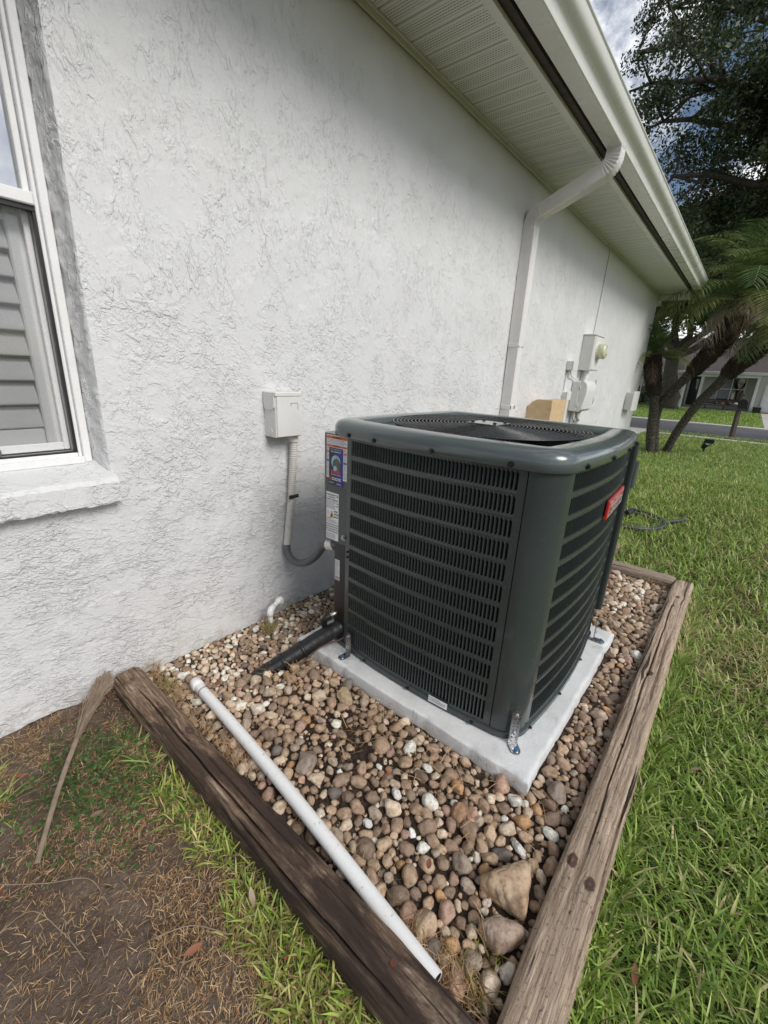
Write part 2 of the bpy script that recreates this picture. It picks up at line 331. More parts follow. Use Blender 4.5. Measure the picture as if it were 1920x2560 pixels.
class MB:
    def __init__(s): s.V = []; s.F = []
    def add(s, V, F):
        n = len(s.V); s.V += [tuple(map(float, v)) for v in V]; s.F += [tuple(int(i) + n for i in f) for f in F]; return s
    def box(s, lo, hi, bev=0.0):
        (x0, y0, z0), (x1, y1, z1) = lo, hi
        if bev <= 0:
            V = [(x, y, z) for z in (z0, z1) for y in (y0, y1) for x in (x0, x1)]
            return s.add(V, [(0, 2, 3, 1), (4, 5, 7, 6), (0, 1, 5, 4), (2, 6, 7, 3), (0, 4, 6, 2), (1, 3, 7, 5)])
        b = min(bev, (x1 - x0) / 2.01, (y1 - y0) / 2.01, (z1 - z0) / 2.01)
        V = []; idx = {}
        for i, x in enumerate((x0, x1)):
            for j, y in enumerate((y0, y1)):
                for k, z in enumerate((z0, z1)):
                    for a in range(3):
                        p = [x + (b if i == 0 else -b), y + (b if j == 0 else -b), z + (b if k == 0 else -b)]
                        p[a] = (x, y, z)[a]; idx[(i, j, k, a)] = len(V); V.append(p)
        F = []
        for a in range(3):
            for sgn in (0, 1):
                q = []
                for u, w in ((0, 0), (1, 0), (1, 1), (0, 1)):
                    c = [0, 0, 0]; c[a] = sgn; c[(a + 1) % 3] = u; c[(a + 2) % 3] = w; q.append(idx[(*c, a)])
                F.append(tuple(q if sgn else q[::-1]))
        for a in range(3):
            b_, c_ = (a + 1) % 3, (a + 2) % 3
            for u in (0, 1):
                for w in (0, 1):
                    k0 = [0, 0, 0]; k1 = [0, 0, 0]; k0[b_] = k1[b_] = u; k0[c_] = k1[c_] = w; k1[a] = 1
                    q = [idx[(*k0, b_)], idx[(*k1, b_)], idx[(*k1, c_)], idx[(*k0, c_)]]
                    F.append(tuple(q if (u ^ w) else q[::-1]))
        for i in (0, 1):
            for j in (0, 1):
                for k in (0, 1):
                    q = [idx[(i, j, k, 0)], idx[(i, j, k, 1)], idx[(i, j, k, 2)]]
                    F.append(tuple(q if (i + j + k) % 2 == 1 else q[::-1]))
        return s.add(V, F)
    def tube(s, pts, rad, n=10, caps=True, sec=None):
        P = [Vector(p) for p in pts]; k = len(P); rr = rad if isinstance(rad, (list, tuple, np.ndarray)) else [rad] * k
        T = [((P[min(i + 1, k - 1)] - P[max(i - 1, 0)]).normalized()) for i in range(k)]
        up = Vector((0, 0, 1)) if abs(T[0].z) < 0.9 else Vector((1, 0, 0))
        u = (up - T[0] * up.dot(T[0])).normalized(); V = []
        for i in range(k):
            u = (u - T[i] * u.dot(T[i])).normalized(); w = T[i].cross(u)
            if sec is None:
                for j in range(n):
                    a = 2 * math.pi * j / n; V.append(P[i] + (u * math.cos(a) + w * math.sin(a)) * rr[i])
            else:
                for (p, q) in sec: V.append(P[i] + u * p * rr[i] + w * q * rr[i])
        n = n if sec is None else len(sec)
        F = [(i * n + j, i * n + (j + 1) % n, (i + 1) * n + (j + 1) % n, (i + 1) * n + j) for i in range(k - 1) for j in range(n)]
        if caps: F += [tuple(range(n - 1, -1, -1)), tuple((k - 1) * n + j for j in range(n))]
        return s.add(V, F)
    def cyl(s, a, b, r, n=14, r2=None): return s.tube([a, b], [r, r if r2 is None else r2], n)
    def prism(s, poly, axis, a, b):
        def p3(u, v, w): return {0: (w, u, v), 1: (u, w, v), 2: (u, v, w)}[axis]
        n = len(poly); V = [p3(u, v, a) for u, v in poly] + [p3(u, v, b) for u, v in poly]
        return s.add(V, [tuple(range(n - 1, -1, -1)), tuple(range(n, 2 * n))] + [(i, (i + 1) % n, n + (i + 1) % n, n + i) for i in range(n)])
    def build(s, name, mat, parent=None, smooth=False, autos=None):
        me = mesh_from(name, np.array(s.V, np.float32), s.F, smooth)
        o = add_obj(name, me, mat, parent)
        if autos: sharp(me, autos)
        return o
def sharp(me, ang):
    import bmesh
    bm = bmesh.new(); bm.from_mesh(me); bmesh.ops.recalc_face_normals(bm, faces=bm.faces)
    for e in bm.edges:
        if len(e.link_faces) == 2 and e.calc_face_angle(0) > math.radians(ang): e.smooth = False
    for f in bm.faces: f.smooth = True
    bm.to_mesh(me); bm.free()
def fixn(o):
    import bmesh
    bm = bmesh.new(); bm.from_mesh(o.data); bmesh.ops.recalc_face_normals(bm, faces=bm.faces); bm.to_mesh(o.data); bm.free(); return o
def hash2(ix, iy, seed):
    h = (ix.astype(np.int64) * 374761393 + iy.astype(np.int64) * 668265263 + seed * 1442695041) & 0x7fffffff
    h = ((h ^ (h >> 13)) * 1274126177) & 0x7fffffff
    return ((h ^ (h >> 16)) & 0xffff) / 65535.0
def vnoise(x, y, seed=0):
    ix = np.floor(x).astype(np.int64); iy = np.floor(y).astype(np.int64); fx = x - ix; fy = y - iy
    fx = fx * fx * fx * (fx * (fx * 6 - 15) + 10); fy = fy * fy * fy * (fy * (fy * 6 - 15) + 10)
    a = hash2(ix, iy, seed); b = hash2(ix + 1, iy, seed); c = hash2(ix, iy + 1, seed); d = hash2(ix + 1, iy + 1, seed)
    return (a * (1 - fx) + b * fx) * (1 - fy) + (c * (1 - fx) + d * fx) * fy
def fbm(x, y, oct=4, seed=0, rough=0.5):
    s = 0; a = 1; t = 0
    for o in range(oct):
        ca, sa = math.cos(0.6 * o + 0.3), math.sin(0.6 * o + 0.3)
        s = s + a * vnoise((x * ca - y * sa) * 2 ** o + 17.3 * o, (x * sa + y * ca) * 2 ** o + 5.1 * o, seed + o); t += a; a *= rough
    return s / t
def sstep(x, a, b): t = np.clip((x - a) / (b - a), 0, 1); return t * t * (3 - 2 * t)
def grid_faces(nu, nv):
    i, j = np.meshgrid(np.arange(nu - 1), np.arange(nv - 1), indexing='ij'); a = (i * nv + j).ravel()
    return np.stack([a, a + nv, a + nv + 1, a + 1], 1)

# ================================================================ SETTING
# ground sheet
gr = add_obj('ground', mesh_from('ground', [(-300, -300, -0.004), (500, -300, -0.004), (500, 300, -0.004), (-300, 300, -0.004)], [(0, 1, 2, 3)]), 'soil_lawn'); tag(gr, kind='structure')
def ground_patch(name, x0, x1, y0, y1, step, mat, amp, z, seed, sc=5.0):
    nx, ny = int((x1 - x0) / step) + 1, int((y1 - y0) / step) + 1
    X, Y = np.meshgrid(np.linspace(x0, x1, nx), np.linspace(y0, y1, ny), indexing='ij')
    Z = z + amp * (fbm(X * sc, Y * sc, 5, seed, 0.55) - 0.5) * 2
    if name == 'gravel_bed_soil': Z = Z + 0.026 * sstep(-Y, 0.08, 0.55)
    o = add_obj(name, mesh_from(name, np.stack([X, Y, Z], -1).reshape(-1, 3), grid_faces(nx, ny), True), mat); return tag(o, kind='structure')
ground_patch('bare_ground', -2.2, -0.50, -2.2, 0.02, 0.012, 'soil_left', 0.010, 0.012, 3)
ground_patch('gravel_bed_soil', -0.49, 1.72, -1.37, 0.02, 0.012, 'soil_bed', 0.016, 0.010, 5)
# road, kerbs, sidewalk, driveway across the street
def slab(name, lo, hi, mat, bev=0.0): return tag(MB().box(lo, hi, bev).build(name, mat), kind='structure')
slab('road', (11.65, -60, -0.3), (15.1, 60, 0.006), 'asphalt')
for k in range(14):
    y0 = -14 + 2.0 * k; slab('kerb', (15.1, y0, -0.2), (15.45, y0 + 1.985, 0.045), 'sidewalk', 0.012)
for k in range(14):
    y0 = -14 + 1.4 * k; slab('sidewalk', (10.83, y0, -0.2), (11.06, y0 + 1.388, 0.022), 'sidewalk', 0.008)
slab('near_driveway', (7.45, 0.35, -0.2), (11.64, 7, 0.016), 'sidewalk', 0.004)
slab('far_driveway', (15.46, -8.2, -0.2), (26.4, -1.9, 0.014), 'sidewalk', 0.004)

# ================================================================ THE HOUSE WITH THE STUCCO WALL
WX0, WX1, SOF = -3.0, 7.15, 2.354
house = thing('house', 'white stucco house with vented eave and shuttered window beside the condenser', 'house', (0, 0, 0))
WIN = (-1.55, -0.452, 0.735, 2.12)     # x0 x1 z0 z1 opening
def stucco_height(X, Z):
    # broad unevenness of the trowelled plaster; the fine torn texture is relief in the material
    wx = X + 0.02 * (fbm(X * 14, Z * 14, 3, 31) - 0.5); wz = Z + 0.02 * (fbm(X * 14 + 7, Z * 14, 3, 32) - 0.5)
    A = fbm(wx * 9 + 0.4 * wz, wz * 6, 4, 50, 0.6)
    return 0.0016 * sstep(A, 0.49, 0.525) + 0.004 * (fbm(X * 4, Z * 4, 3, 90) - 0.5)
def wall_panel(name, x0, x1, z0, z1, step, ragged=False):
    nx, nz = max(2, int((x1 - x0) / step) + 1), max(2, int((z1 - z0) / step) + 1)
    X, Z = np.meshgrid(np.linspace(x0, x1, nx), np.linspace(z0, z1, nz), indexing='ij')
    H = stucco_height(X, Z)
    if ragged:
        e = 0.012 + 0.03 * fbm(X * 14, X * 0, 4, 5)
        Z = np.where(Z < 0.09, 0.09 + (Z - 0.09) * (0.09 - (z0 + e * sstep(-X, 0.5, 0.7))) / (0.09 - z0), Z)
    V = np.stack([X, -H, Z], -1).reshape(-1, 3)
    return V, grid_faces(nx, nz)
parts = [wall_panel('w', -0.452, 2.4, -0.01, 2.37, 0.0075, True), wall_panel('w', 2.4, 7.15, -0.01, 2.37, 0.015, True),
         wall_panel('w', -1.55, -0.452, -0.01, 0.735, 0.0075, True)]
VV = []; FF = []; n = 0
for V, F in parts: VV.append(V); FF.append(F + n); n += len(V)
# reveal (right window jamb), wobbly plaster edge
nz = 260; ny = 18
ZZ, YY = np.meshgrid(np.linspace(0.735, 2.12, nz), np.linspace(0, 0.085, ny), indexing='ij')
XX = -0.452 - 0.003 * fbm(ZZ * 30, YY * 30, 4, 8) - 0.010 * (YY / 0.085) * 1.8 - 0.003 * sstep(fbm(ZZ * 26, YY * 40, 3, 9), 0.5, 0.6)
YY = np.where(YY < 0.001, -stucco_height(np.full_like(ZZ, -0.452), ZZ) - 0.0003, YY); XX = np.where(YY < 0.001, -0.4517, XX); V = np.stack([XX, YY, ZZ], -1).reshape(-1, 3); VV.append(V); FF.append(grid_faces(nz, ny)[:, ::-1] + n); n += len(V)
wall = add_obj('wall', mesh_from('wall', np.concatenate(VV), np.concatenate(FF), True), 'stucco', house)
b = MB(); b.box((-3.0, 0.002, -0.2), (-1.55, 0.2, 2.37)); b.box((-1.55, 0.002, 2.12), (-0.452, 0.2, 2.37))
b.box((-1.55, 0.09, -0.2), (-0.46, 0.2, 0.735)); b.box((-0.46, 0.10, -0.2), (7.1, 0.2, 2.37))
b.box((7.1, 0.004, -0.2), (7.148, 5.5, 2.37)); b.box((-3.0, 0.2, -0.2), (-2.9, 5.5, 2.37)); b.box((-3.0, 5.5, -0.2), (7.148, 5.6, 2.37))
b.build('wall_core', 'stucco', house)
b = MB(); b.box((-1.6, 0.01, -0.15), (7.0, 0.05, 0.0)); b.build('foundation', 'soil_left', house)
# roof: slope from gutter up and over, closed gable end and ceiling
b = MB(); b.add([(-3.3, -0.41, 2.53), (7.5, -0.41, 2.53), (7.5, 2.8, 3.6), (-3.3, 2.8, 3.6), (-3.3, 6.0, 2.53), (7.5, 6.0, 2.53)], [(0, 1, 2, 3), (3, 2, 5, 4)])
b.add([(-3.3, -0.40, 2.50), (7.5, -0.40, 2.50), (7.5, 2.8, 3.57), (-3.3, 2.8, 3.57), (-3.3, 6.0, 2.50), (7.5, 6.0, 2.50)], [(3, 2, 1, 0), (4, 5, 2, 3)])
rf = b.build('roof', 'roof_shingle', house)
for x in (7.12, -2.98): MB().add([(x, 0, 2.37), (x, 5.6, 2.37), (x, 2.8, 3.57)], [(0, 1, 2)]).build('gable', 'stucco', house)
b = MB().box((-3.0, 0.21, 2.372), (7.1, 5.5, 2.40)); b.build('ceiling', 'dark_void', house)
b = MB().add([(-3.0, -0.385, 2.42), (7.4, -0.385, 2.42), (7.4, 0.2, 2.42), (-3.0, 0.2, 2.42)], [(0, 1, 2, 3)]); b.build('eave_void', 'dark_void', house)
# soffit strips (every third seam wider)
def soffit_strip():
    p = [(0.0, 0.012), (0.004, 0.0), (0.0055, 0.0), (0.096, 0.0), (0.0975, 0.0), (0.1015, 0.0115)]
    V = []; F = []
    for x, z in p: V += [(x, 0.0, z), (x, -0.36, z)]
    for i in range(len(p) - 1): F.append((2 * i, 2 * i + 1, 2 * i + 3, 2 * i + 2))
    return mesh_from('soffit_strip', V, F)
sm = soffit_strip(); sm.materials.append(MATS['soffit_vinyl'])
k = 0; x = -1.0
while x < 7.1:
    o = add_obj('soffit_panel', sm, None, house); o.location = (x, -0.004, SOF + (0.0012 if k % 3 == 1 else 0)); x += 0.1035; k += 1
b = MB(); b.box((-3, -0.012, SOF - 0.022), (7.14, -0.0045, SOF + 0.02), 0.002); b.box((-3, -0.026, SOF - 0.003), (7.14, -0.0125, SOF - 0.0005)); b.build('soffit_channel', 'trim_cream', house)
b = MB(); b.prism([(-0.355, SOF - 0.004), (-0.392, SOF - 0.006), (-0.398, SOF - 0.02), (-0.402, SOF - 0.02), (-0.402, 2.51), (-0.386, 2.51), (-0.386, SOF + 0.006), (-0.355, SOF + 0.002)], 0, -3, 7.32)
b.build('fascia', 'trim_cream', house, autos=30)
MB().box((-3, -0.4365, SOF - 0.002), (7.3, -0.4022, 2.505)).build('gutter_gap_shade', 'gap_shade_brown', house)  # added dark strip painted as the deep shade between fascia and gutter
b = MB(); b.box((7.15, -0.385, 2.30), (7.42, 0.8, 2.352), 0.004); b.box((7.16, -0.02, 2.22), (7.36, 0.9, 2.298), 0.004); b.build('eave_return', 'trim_cream', house)
# window sill
b = MB(); ns = 110
prof = [(0.085, 0.776), (0.085, 0.70), (-0.040, 0.662), (-0.043, 0.667), (-0.043, 0.725), (-0.036, 0.738)]
V = []; F = []
for i in range(ns):
    x = -1.62 + (1.62 - 0.446) * i / (ns - 1)
    for j, (yy, zz) in enumerate(prof):
        r1 = 0.0035 * (float(fbm(np.array(x * 40.), np.array(j * 3.3), 3, 4)) - 0.5) * (0 if j == 0 else 1.6)
        V.append((x, yy + r1, zz + r1 * 1.2))
n_ = len(prof); F = [(i * n_ + j, i * n_ + (j + 1) % n_, (i + 1) * n_ + (j + 1) % n_, (i + 1) * n_ + j) for i in range(ns - 1) for j in range(n_)] + [tuple((ns - 1) * n_ + j for j in range(n_))]
so_ = MB().add(V, F).build('window_sill', 'stucco', house); fixn(so_)
# window
win = MB(); fx = -0.474
win.box((fx - 0.020, 0.070, 0.772), (fx, 0.135, 2.12), 0.002); win.box((fx - 0.030, 0.082, 0.774), (fx - 0.0205, 0.135, 2.12), 0.002)
win.box((-1.55, 0.062, 0.770), (fx - 0.0205, 0.081, 0.790), 0.002); win.box((-1.55, 0.0815, 0.775), (fx - 0.031, 0.135, 0.800), 0.002)
win.box((-1.55, 0.070, 2.10), (fx, 0.135, 2.12), 0.002)
wo_ = win.build('window', 'white_frame', house)
MB().box((-1.55, 0.074, 1.432), (fx - 0.0310, 0.118, 1.462), 0.003).build('meeting_rail', 'white_frame', wo_)
MB().box((-1.55, 0.082, 1.4205), (fx - 0.031, 0.10, 1.4315)).build('gasket', 'gasket_black', wo_)
MB().box((fx - 0.0375, 0.0835, 0.800), (fx - 0.0305, 0.10, 1.4315)).build('gasket', 'gasket_black', wo_)
MB().box((-1.55, 0.0835, 0.8005), (fx - 0.038, 0.10, 0.8045)).build('gasket', 'gasket_black', wo_)
MB().box((fx - 0.046, 0.098, 1.463), (fx - 0.031, 0.128, 2.10), 0.002).build('upper_sash', 'white_frame', wo_)
MB().box((fx - 0.052, 0.122, 0.806), (fx - 0.038, 0.136, 1.43), 0.002).build('lower_sash', 'white_frame', wo_)
MB().box((-1.5, 0.122, 0.806), (fx - 0.0525, 0.136, 0.828), 0.002).build('lower_sash', 'white_frame', wo_)
MB().box((-0.705, 0.105, 0.8055), (-0.675, 0.121, 0.822), 0.002).build('sash_latch', 'conduit_grey', wo_)
MB().add([(-1.5, 0.118, 1.46), (fx - 0.046, 0.118, 1.46), (fx - 0.046, 0.118, 2.1), (-1.5, 0.118, 2.1)], [(0, 1, 2, 3)]).build('upper_pane', 'pane_glass', wo_)
MB().add([(-1.5, 0.131, 0.82), (fx - 0.06, 0.131, 0.82), (fx - 0.06, 0.131, 1.43), (-1.5, 0.131, 1.43)], [(0, 1, 2, 3)]).build('lower_pane', 'lower_glass', wo_)
MB().add([(-1.5, 0.0925, 0.804), (fx - 0.037, 0.0925, 0.804), (fx - 0.037, 0.0925, 1.43), (-1.5, 0.0925, 1.43)], [(0, 1, 2, 3)]).build('insect_screen', 'screen_mesh', wo_)
MB().box((fx - 0.028, 0.150, 0.79), (fx + 0.01, 0.175, 2.12), 0.003).build('shutter_frame', 'shutter_white', wo_)
MB().box((fx - 0.084, 0.151, 0.80), (fx - 0.030, 0.176, 2.10), 0.004).build('shutter_stile', 'shutter_white', wo_)
MB().box((-1.5, 0.151, 0.80), (fx - 0.086, 0.176, 0.868), 0.004).build('shutter_rail', 'shutter_white', wo_)
lv = MB(); sec = [(0.034 * math.cos(t), 0.0055 * math.sin(t)) for t in np.linspace(0, 2 * math.pi, 12, endpoint=False)]
ca, sa = math.cos(math.radians(62)), math.sin(math.radians(62))
lv.prism([(p * ca - q * sa, p * sa + q * ca) for p, q in sec], 0, -1.5, fx - 0.086)
lme = mesh_from('louver', np.array(lv.V), lv.F, True); lme.materials.append(MATS['shutter_white'])
zz = 0.900
while zz < 2.08:
    o = add_obj('shutter_louver', lme, None, wo_); o.location = (0, 0.166, zz); zz += 0.066
MB().box((-1.55, 0.26, 0.7), (-0.46, 0.28, 2.2)).build('room_blind', 'conduit_beige', wo_)

# ---------------------------------------------------------------- gutter
gut = thing('gutter', 'cream metal rain gutter running along the eave', 'gutter', (2.0, -0.5, 2.36))
def gutter_profile():
    o = [(-0.438, 2.49), (-0.440, 2.366), (-0.446, 2.358), (-0.528, 2.352), (-0.533, 2.356), (-0.535, 2.366), (-0.536, 2.384), (-0.543, 2.398), (-0.556, 2.408), (-0.570, 2.417), (-0.580, 2.430), (-0.584, 2.446), (-0.586, 2.462), (-0.592, 2.468), (-0.592, 2.474), (-0.582, 2.476)]
    i = [(-0.578, 2.470), (-0.580, 2.446), (-0.570, 2.424), (-0.546, 2.408), (-0.532, 2.39), (-0.528, 2.362), (-0.446, 2.366), (-0.4435, 2.372), (-0.4415, 2.49)]
    return [(y, z) for y, z in o + i]
gp = gutter_profile(); L = [(-3.0 - 2.0, 0), (6.93 - 2.0, 0)]
b = MB(); pts = [(y + 0.5, z - 2.36) for y, z in gp]; b.prism(pts, 0, -5.0, 4.93)
b.F = b.F[2:]; go = b.build('trough', 'gutter_paint', gut, autos=32)
MB().prism([(y + 0.5, z - 2.36) for y, z in gp[:16]], 0, 4.931, 4.934).build('end_cap', 'gutter_paint', gut)
for xx in (-0.6, 0.3, 1.2, 2.1, 3.0, 3.9): MB().box((xx, -0.078, 0.105), (xx + 0.02, 0.06, 0.1085)).build('hanger', 'gutter_paint', gut)

# ---------------------------------------------------------------- downspout
ds = thing('downspout', 'pale ribbed metal downspout with crimped elbows, running from gutter down the wall', 'downspout', (2.2, -0.04, 0.0))
W2, D2 = 0.042, 0.037
def ds_section():
    s = []
    n = 10
    def rib(a, b, k): return a + (b - a) * k / n
    for k in range(n): s.append((rib(-1, 1, k) * W2, -D2 + (0.004 if k in (3, 4, 6, 7) else 0)))
    for k in range(4): s.append((W2, -D2 + 2 * D2 * k / 4))
    for k in range(n): s.append((rib(1, -1, k) * W2, D2))
    for k in range(4): s.append((-W2 + (0.003 if k in (1, 2) else 0), D2 - 2 * D2 * k / 4))
    return s
DSS = ds_section()
def ds_run(path, name, flare=None):
    # path: list of (y,z, angle of local "depth" axis, scale) ; section x stays world x
    V = []; ns_ = len(DSS)
    for (y, z, a, sc) in path:
        for (px, py) in DSS: V.append((px * sc, y + py * sc * math.cos(a), z + py * sc * math.sin(a)))
    F = [(i * ns_ + j, i * ns_ + (j + 1) % ns_, (i + 1) * ns_ + (j + 1) % ns_, (i + 1) * ns_ + j) for i in range(len(path) - 1) for j in range(ns_)]
    F += [tuple(range(ns_ - 1, -1, -1)), tuple((len(path) - 1) * ns_ + j for j in range(ns_))]
    o = MB().add(V, F).build(name, 'downspout_paint', ds); fixn(o); sharp(o.data, 40); return o
def arc(cy, cz, r, a0, a1, n, corr=0.035):
    out = []
    for k in range(n + 1):
        t = a0 + (a1 - a0) * k / n; out.append((cy + r * math.cos(t), cz + r * math.sin(t), t, 1.0 + (corr if k % 2 else -corr) * (0 < k < n)))
    return out
# local y: 0 = axis of the run on the wall (world y -0.04)
ds_run([(0, 0.03, 0, 1.0), (0, 1.30, 0, 1.0)], 'lower_pipe'); ds_run([(0, 1.29, 0, 1.04), (0, 2.03, 0, 1.04)], 'upper_pipe')
sl = math.radians(22)                                        # slope of slanted run above horizontal
rb = 0.085
el = []
for k in range(15):
    th = (math.pi / 2 - sl) * k / 14
    el.append((-rb + rb * math.cos(th), 2.03 + rb * math.sin(th), th, 1.05 + (0.05 if k % 2 else -0.035)))
ds_run(el, 'elbow')
e0 = el[-1]; d_ = (-math.cos(sl), math.sin(sl)); L_ = 0.375
p1 = (e0[0] + d_[0] * L_, e0[1] + d_[1] * L_)
ds_run([(e0[0] + d_[0] * -0.005, e0[1] - d_[1] * 0.005, e0[2], 1.02), (e0[0] + d_[0] * 0.12, e0[1] + d_[1] * 0.12, e0[2], 1.02)], 'offset_pipe')
ds_run([(e0[0] + d_[0] * 0.115, e0[1] + d_[1] * 0.115, e0[2], 1.07), (p1[0], p1[1], e0[2], 1.07)], 'offset_pipe')
yy, zz_ = p1; pts2 = [(yy, zz_, math.pi / 2 - sl, 1.07)]
for k in range(1, 16):
    ph = sl + (math.pi / 2 - sl) * k / 15; st = rb * (math.pi / 2 - sl) / 15
    yy -= math.cos(ph) * st; zz_ += math.sin(ph) * st; pts2.append((yy, zz_, math.pi / 2 - ph, 1.05 + (0.05 if k % 2 else -0.035)))
ds_run(pts2, 'elbow'); ds_run([(yy, zz_ - 0.003, 0, 1.07), (yy, max(zz_ + 0.05, 2.356), 0, 1.07)], 'outlet')
for zc in (0.85, 1.28):
    MB().box((-0.046, -0.037, zc), (0.046, 0.037, zc + 0.028), 0.002).build('strap', 'downspout_paint', ds)
ds.location = (2.225, -0.043, 0.0)

# ================================================================ CONDENSER
WORLD = []
def thing_w(*a, **k): o = thing(*a, **k); WORLD.append(o); return o       # parts of these are built in world coordinates
AC = thing_w('condenser_unit', 'dark grey louvered air conditioner condenser standing on the concrete pad', 'air conditioner', (0.47, -0.765, 0.083))
CX, CY, HS, BOW = 0.47, -0.765, 0.385, 0.020
def outline(off=0.0, nside=14, ncor=8):
    r = max(0.02, 0.08 + off); c = HS + off - r; pts = []; r2 = max(0.015, 0.045 + off * 0.6)
    for q in range(4):                       # sides in order -X, -Y, +X, +Y ; each followed by its corner
        a = math.pi + q * math.pi / 2        # outward direction angle
        ox, oy = math.cos(a), math.sin(a); tx, ty = -oy, ox
        for k in range(nside):
            t = -c + 2 * c * k / (nside - 1); d = HS + off + BOW * (1 - (t / c) ** 2) * (1.0 if q in (0, 1) else 0.6)
            pts.append((CX + ox * d + tx * t, CY + oy * d + ty * t))
        for k in range(1, ncor):
            b_ = a + math.pi / 2 * k / ncor; rr = r2 if q == 1 else r; e = c + r - rr
            pts.append((CX + ox * e + tx * e + rr * math.cos(b_), CY + oy * e + ty * e + rr * math.sin(b_)))
    return pts
def sweep(profile, name, mat, parent, autos=35, close=False):
    rings = [[(x, y, z) for x, y in outline(off)] for off, z in profile]; n = len(rings[0]); V = [p for r_ in rings for p in r_]
    F = [(i * n + j, i * n + (j + 1) % n, (i + 1) * n + (j + 1) % n, (i + 1) * n + j) for i in range(len(rings) - 1) for j in range(n)]
    if close: F += [tuple(range(n)), tuple((len(rings) - 1) * n + j for j in range(n))]
    o = MB().add(V, F).build(name, mat, parent); fixn(o); sharp(o.data, autos); return o
sweep([(0.002, 0.0835), (0.006, 0.086), (0.006, 0.101), (0.0005, 0.1035), (-0.03, 0.1035)], 'base_pan', 'ac_paint', AC, close=True)
sweep([(-0.024, 0.1036), (-0.024, 0.868)], 'condenser_coil', 'coil', AC)
# path along the skin
OUT = outline(0.0, 60, 24); OUTA = np.array(OUT + [OUT[0]]); SEG = np.linalg.norm(np.diff(OUTA, axis=0), axis=1); CUM = np.concatenate([[0], np.cumsum(SEG)])
def path_at(s):
    i = min(max(int(np.searchsorted(CUM, s) - 1), 0), len(SEG) - 1); t = (s - CUM[i]) / SEG[i]
    p = OUTA[i] * (1 - t) + OUTA[i + 1] * t
    j0, j1 = max(i - 2, 0), min(i + 3, len(OUTA) - 1); d = OUTA[j1] - OUTA[j0]; d = d / np.linalg.norm(d)
    return p, np.array([d[1], -d[0]])        # outward normal (path runs counter clockwise)
def s_near(x, y): return float(CUM[np.argmin((OUTA[:-1, 0] - x) ** 2 + (OUTA[:-1, 1] - y) ** 2)])
def skin_point(s, z, depth=0.0):
    p, nrm = path_at(s); return (p[0] - nrm[0] * depth, p[1] - nrm[1] * depth, z)
def skin_strip(s0, s1, z0, z1, name, mat, step=0.012, th=0.004):
    n = max(2, int((s1 - s0) / step) + 1); b = MB(); V = []
    for k in range(n):
        s = s0 + (s1 - s0) * k / (n - 1); V += [skin_point(s, z0), skin_point(s, z1), skin_point(s, z1, th), skin_point(s, z0, th)]
    F = [(4 * i + j, 4 * i + (j + 1) % 4, 4 * i + 4 + (j + 1) % 4, 4 * i + 4 + j) for i in range(n - 1) for j in range(4)] + [(0, 1, 2, 3), tuple(4 * (n - 1) + j for j in range(4))]
    o = b.add(V, F).build(name, mat, AC); fixn(o); sharp(o.data, 30); return o
def louver_mesh(s0, s1, ph, hole, count, hwf=0.37, r=0.0038, tab=True):
    b = MB(); p = (s1 - s0) / count; hw = p * hwf; r = min(r, hw)
    ang = [0, 45, 90, 135, 180]
    for c in range(count):
        sc = s0 + p * (c + 0.5); hp = []; op = []
        for sg in (1, -1):
            for a in (ang if sg == 1 else [180, 225, 270, 315, 360]):
                ca, sa = math.cos(math.radians(a)), math.sin(math.radians(a))
                hp.append((hw * ca if abs(ca) > 0.01 else 0.0, sg * (hole / 2 - r * 1.2) + r * 1.2 * sa))
            zz0 = sg * (hole / 2 - r)
            o_ = [(p / 2, zz0), (p / 2, sg * ph / 2), (0, sg * ph / 2), (-p / 2, sg * ph / 2), (-p / 2, zz0)]
            op += o_ if sg == 1 else o_[::-1]
        n = 10; V = []
        for (u, z) in op: V.append(skin_point(sc + u, z, 0.0))
        for (u, z) in hp: V.append(skin_point(sc + u, z, 0.0009))
        for (u, z) in hp: V.append(skin_point(sc + u * 0.92, z, 0.0065))
        F = []
        for i in range(n):
            j = (i + 1) % n; F.append((i, j, n + j, n + i)); F.append((n + i, n + j, 2 * n + j, 2 * n + i))
        b.add(V, F)
        # the tab pressed inwards from one long side
        if not tab: continue
        q = []
        for zt in (hole / 2 - r * 0.6, -hole / 2 + r * 0.6):
            q += [skin_point(sc - hw, zt, 0.001), skin_point(sc - hw * 0.60, zt, 0.0018), skin_point(sc - hw * 0.22, zt * 0.985, 0.0052), skin_point(sc - hw * 0.12, zt * 0.97, 0.010)]
        b.add(q, [(0, 1, 5, 4), (1, 2, 6, 5), (2, 3, 7, 6)])
    me = mesh_from('louver_row', np.array(b.V), b.F, False); me.materials.append(MATS['ac_paint'])
    import bmesh
    bm = bmesh.new(); bm.from_mesh(me); bmesh.ops.remove_doubles(bm, verts=bm.verts, dist=1e-5); bm.to_mesh(me); bm.free()
    me.polygons.foreach_set('use_smooth', np.zeros(len(me.polygons), bool)); return me
SX0, SX1 = s_near(0.085, -0.492), s_near(0.085, -1.054)
SY0, SY1 = s_near(0.178, -1.151), s_near(0.850, -1.146)
PITCH = 0.0618; ZT0 = 0.861
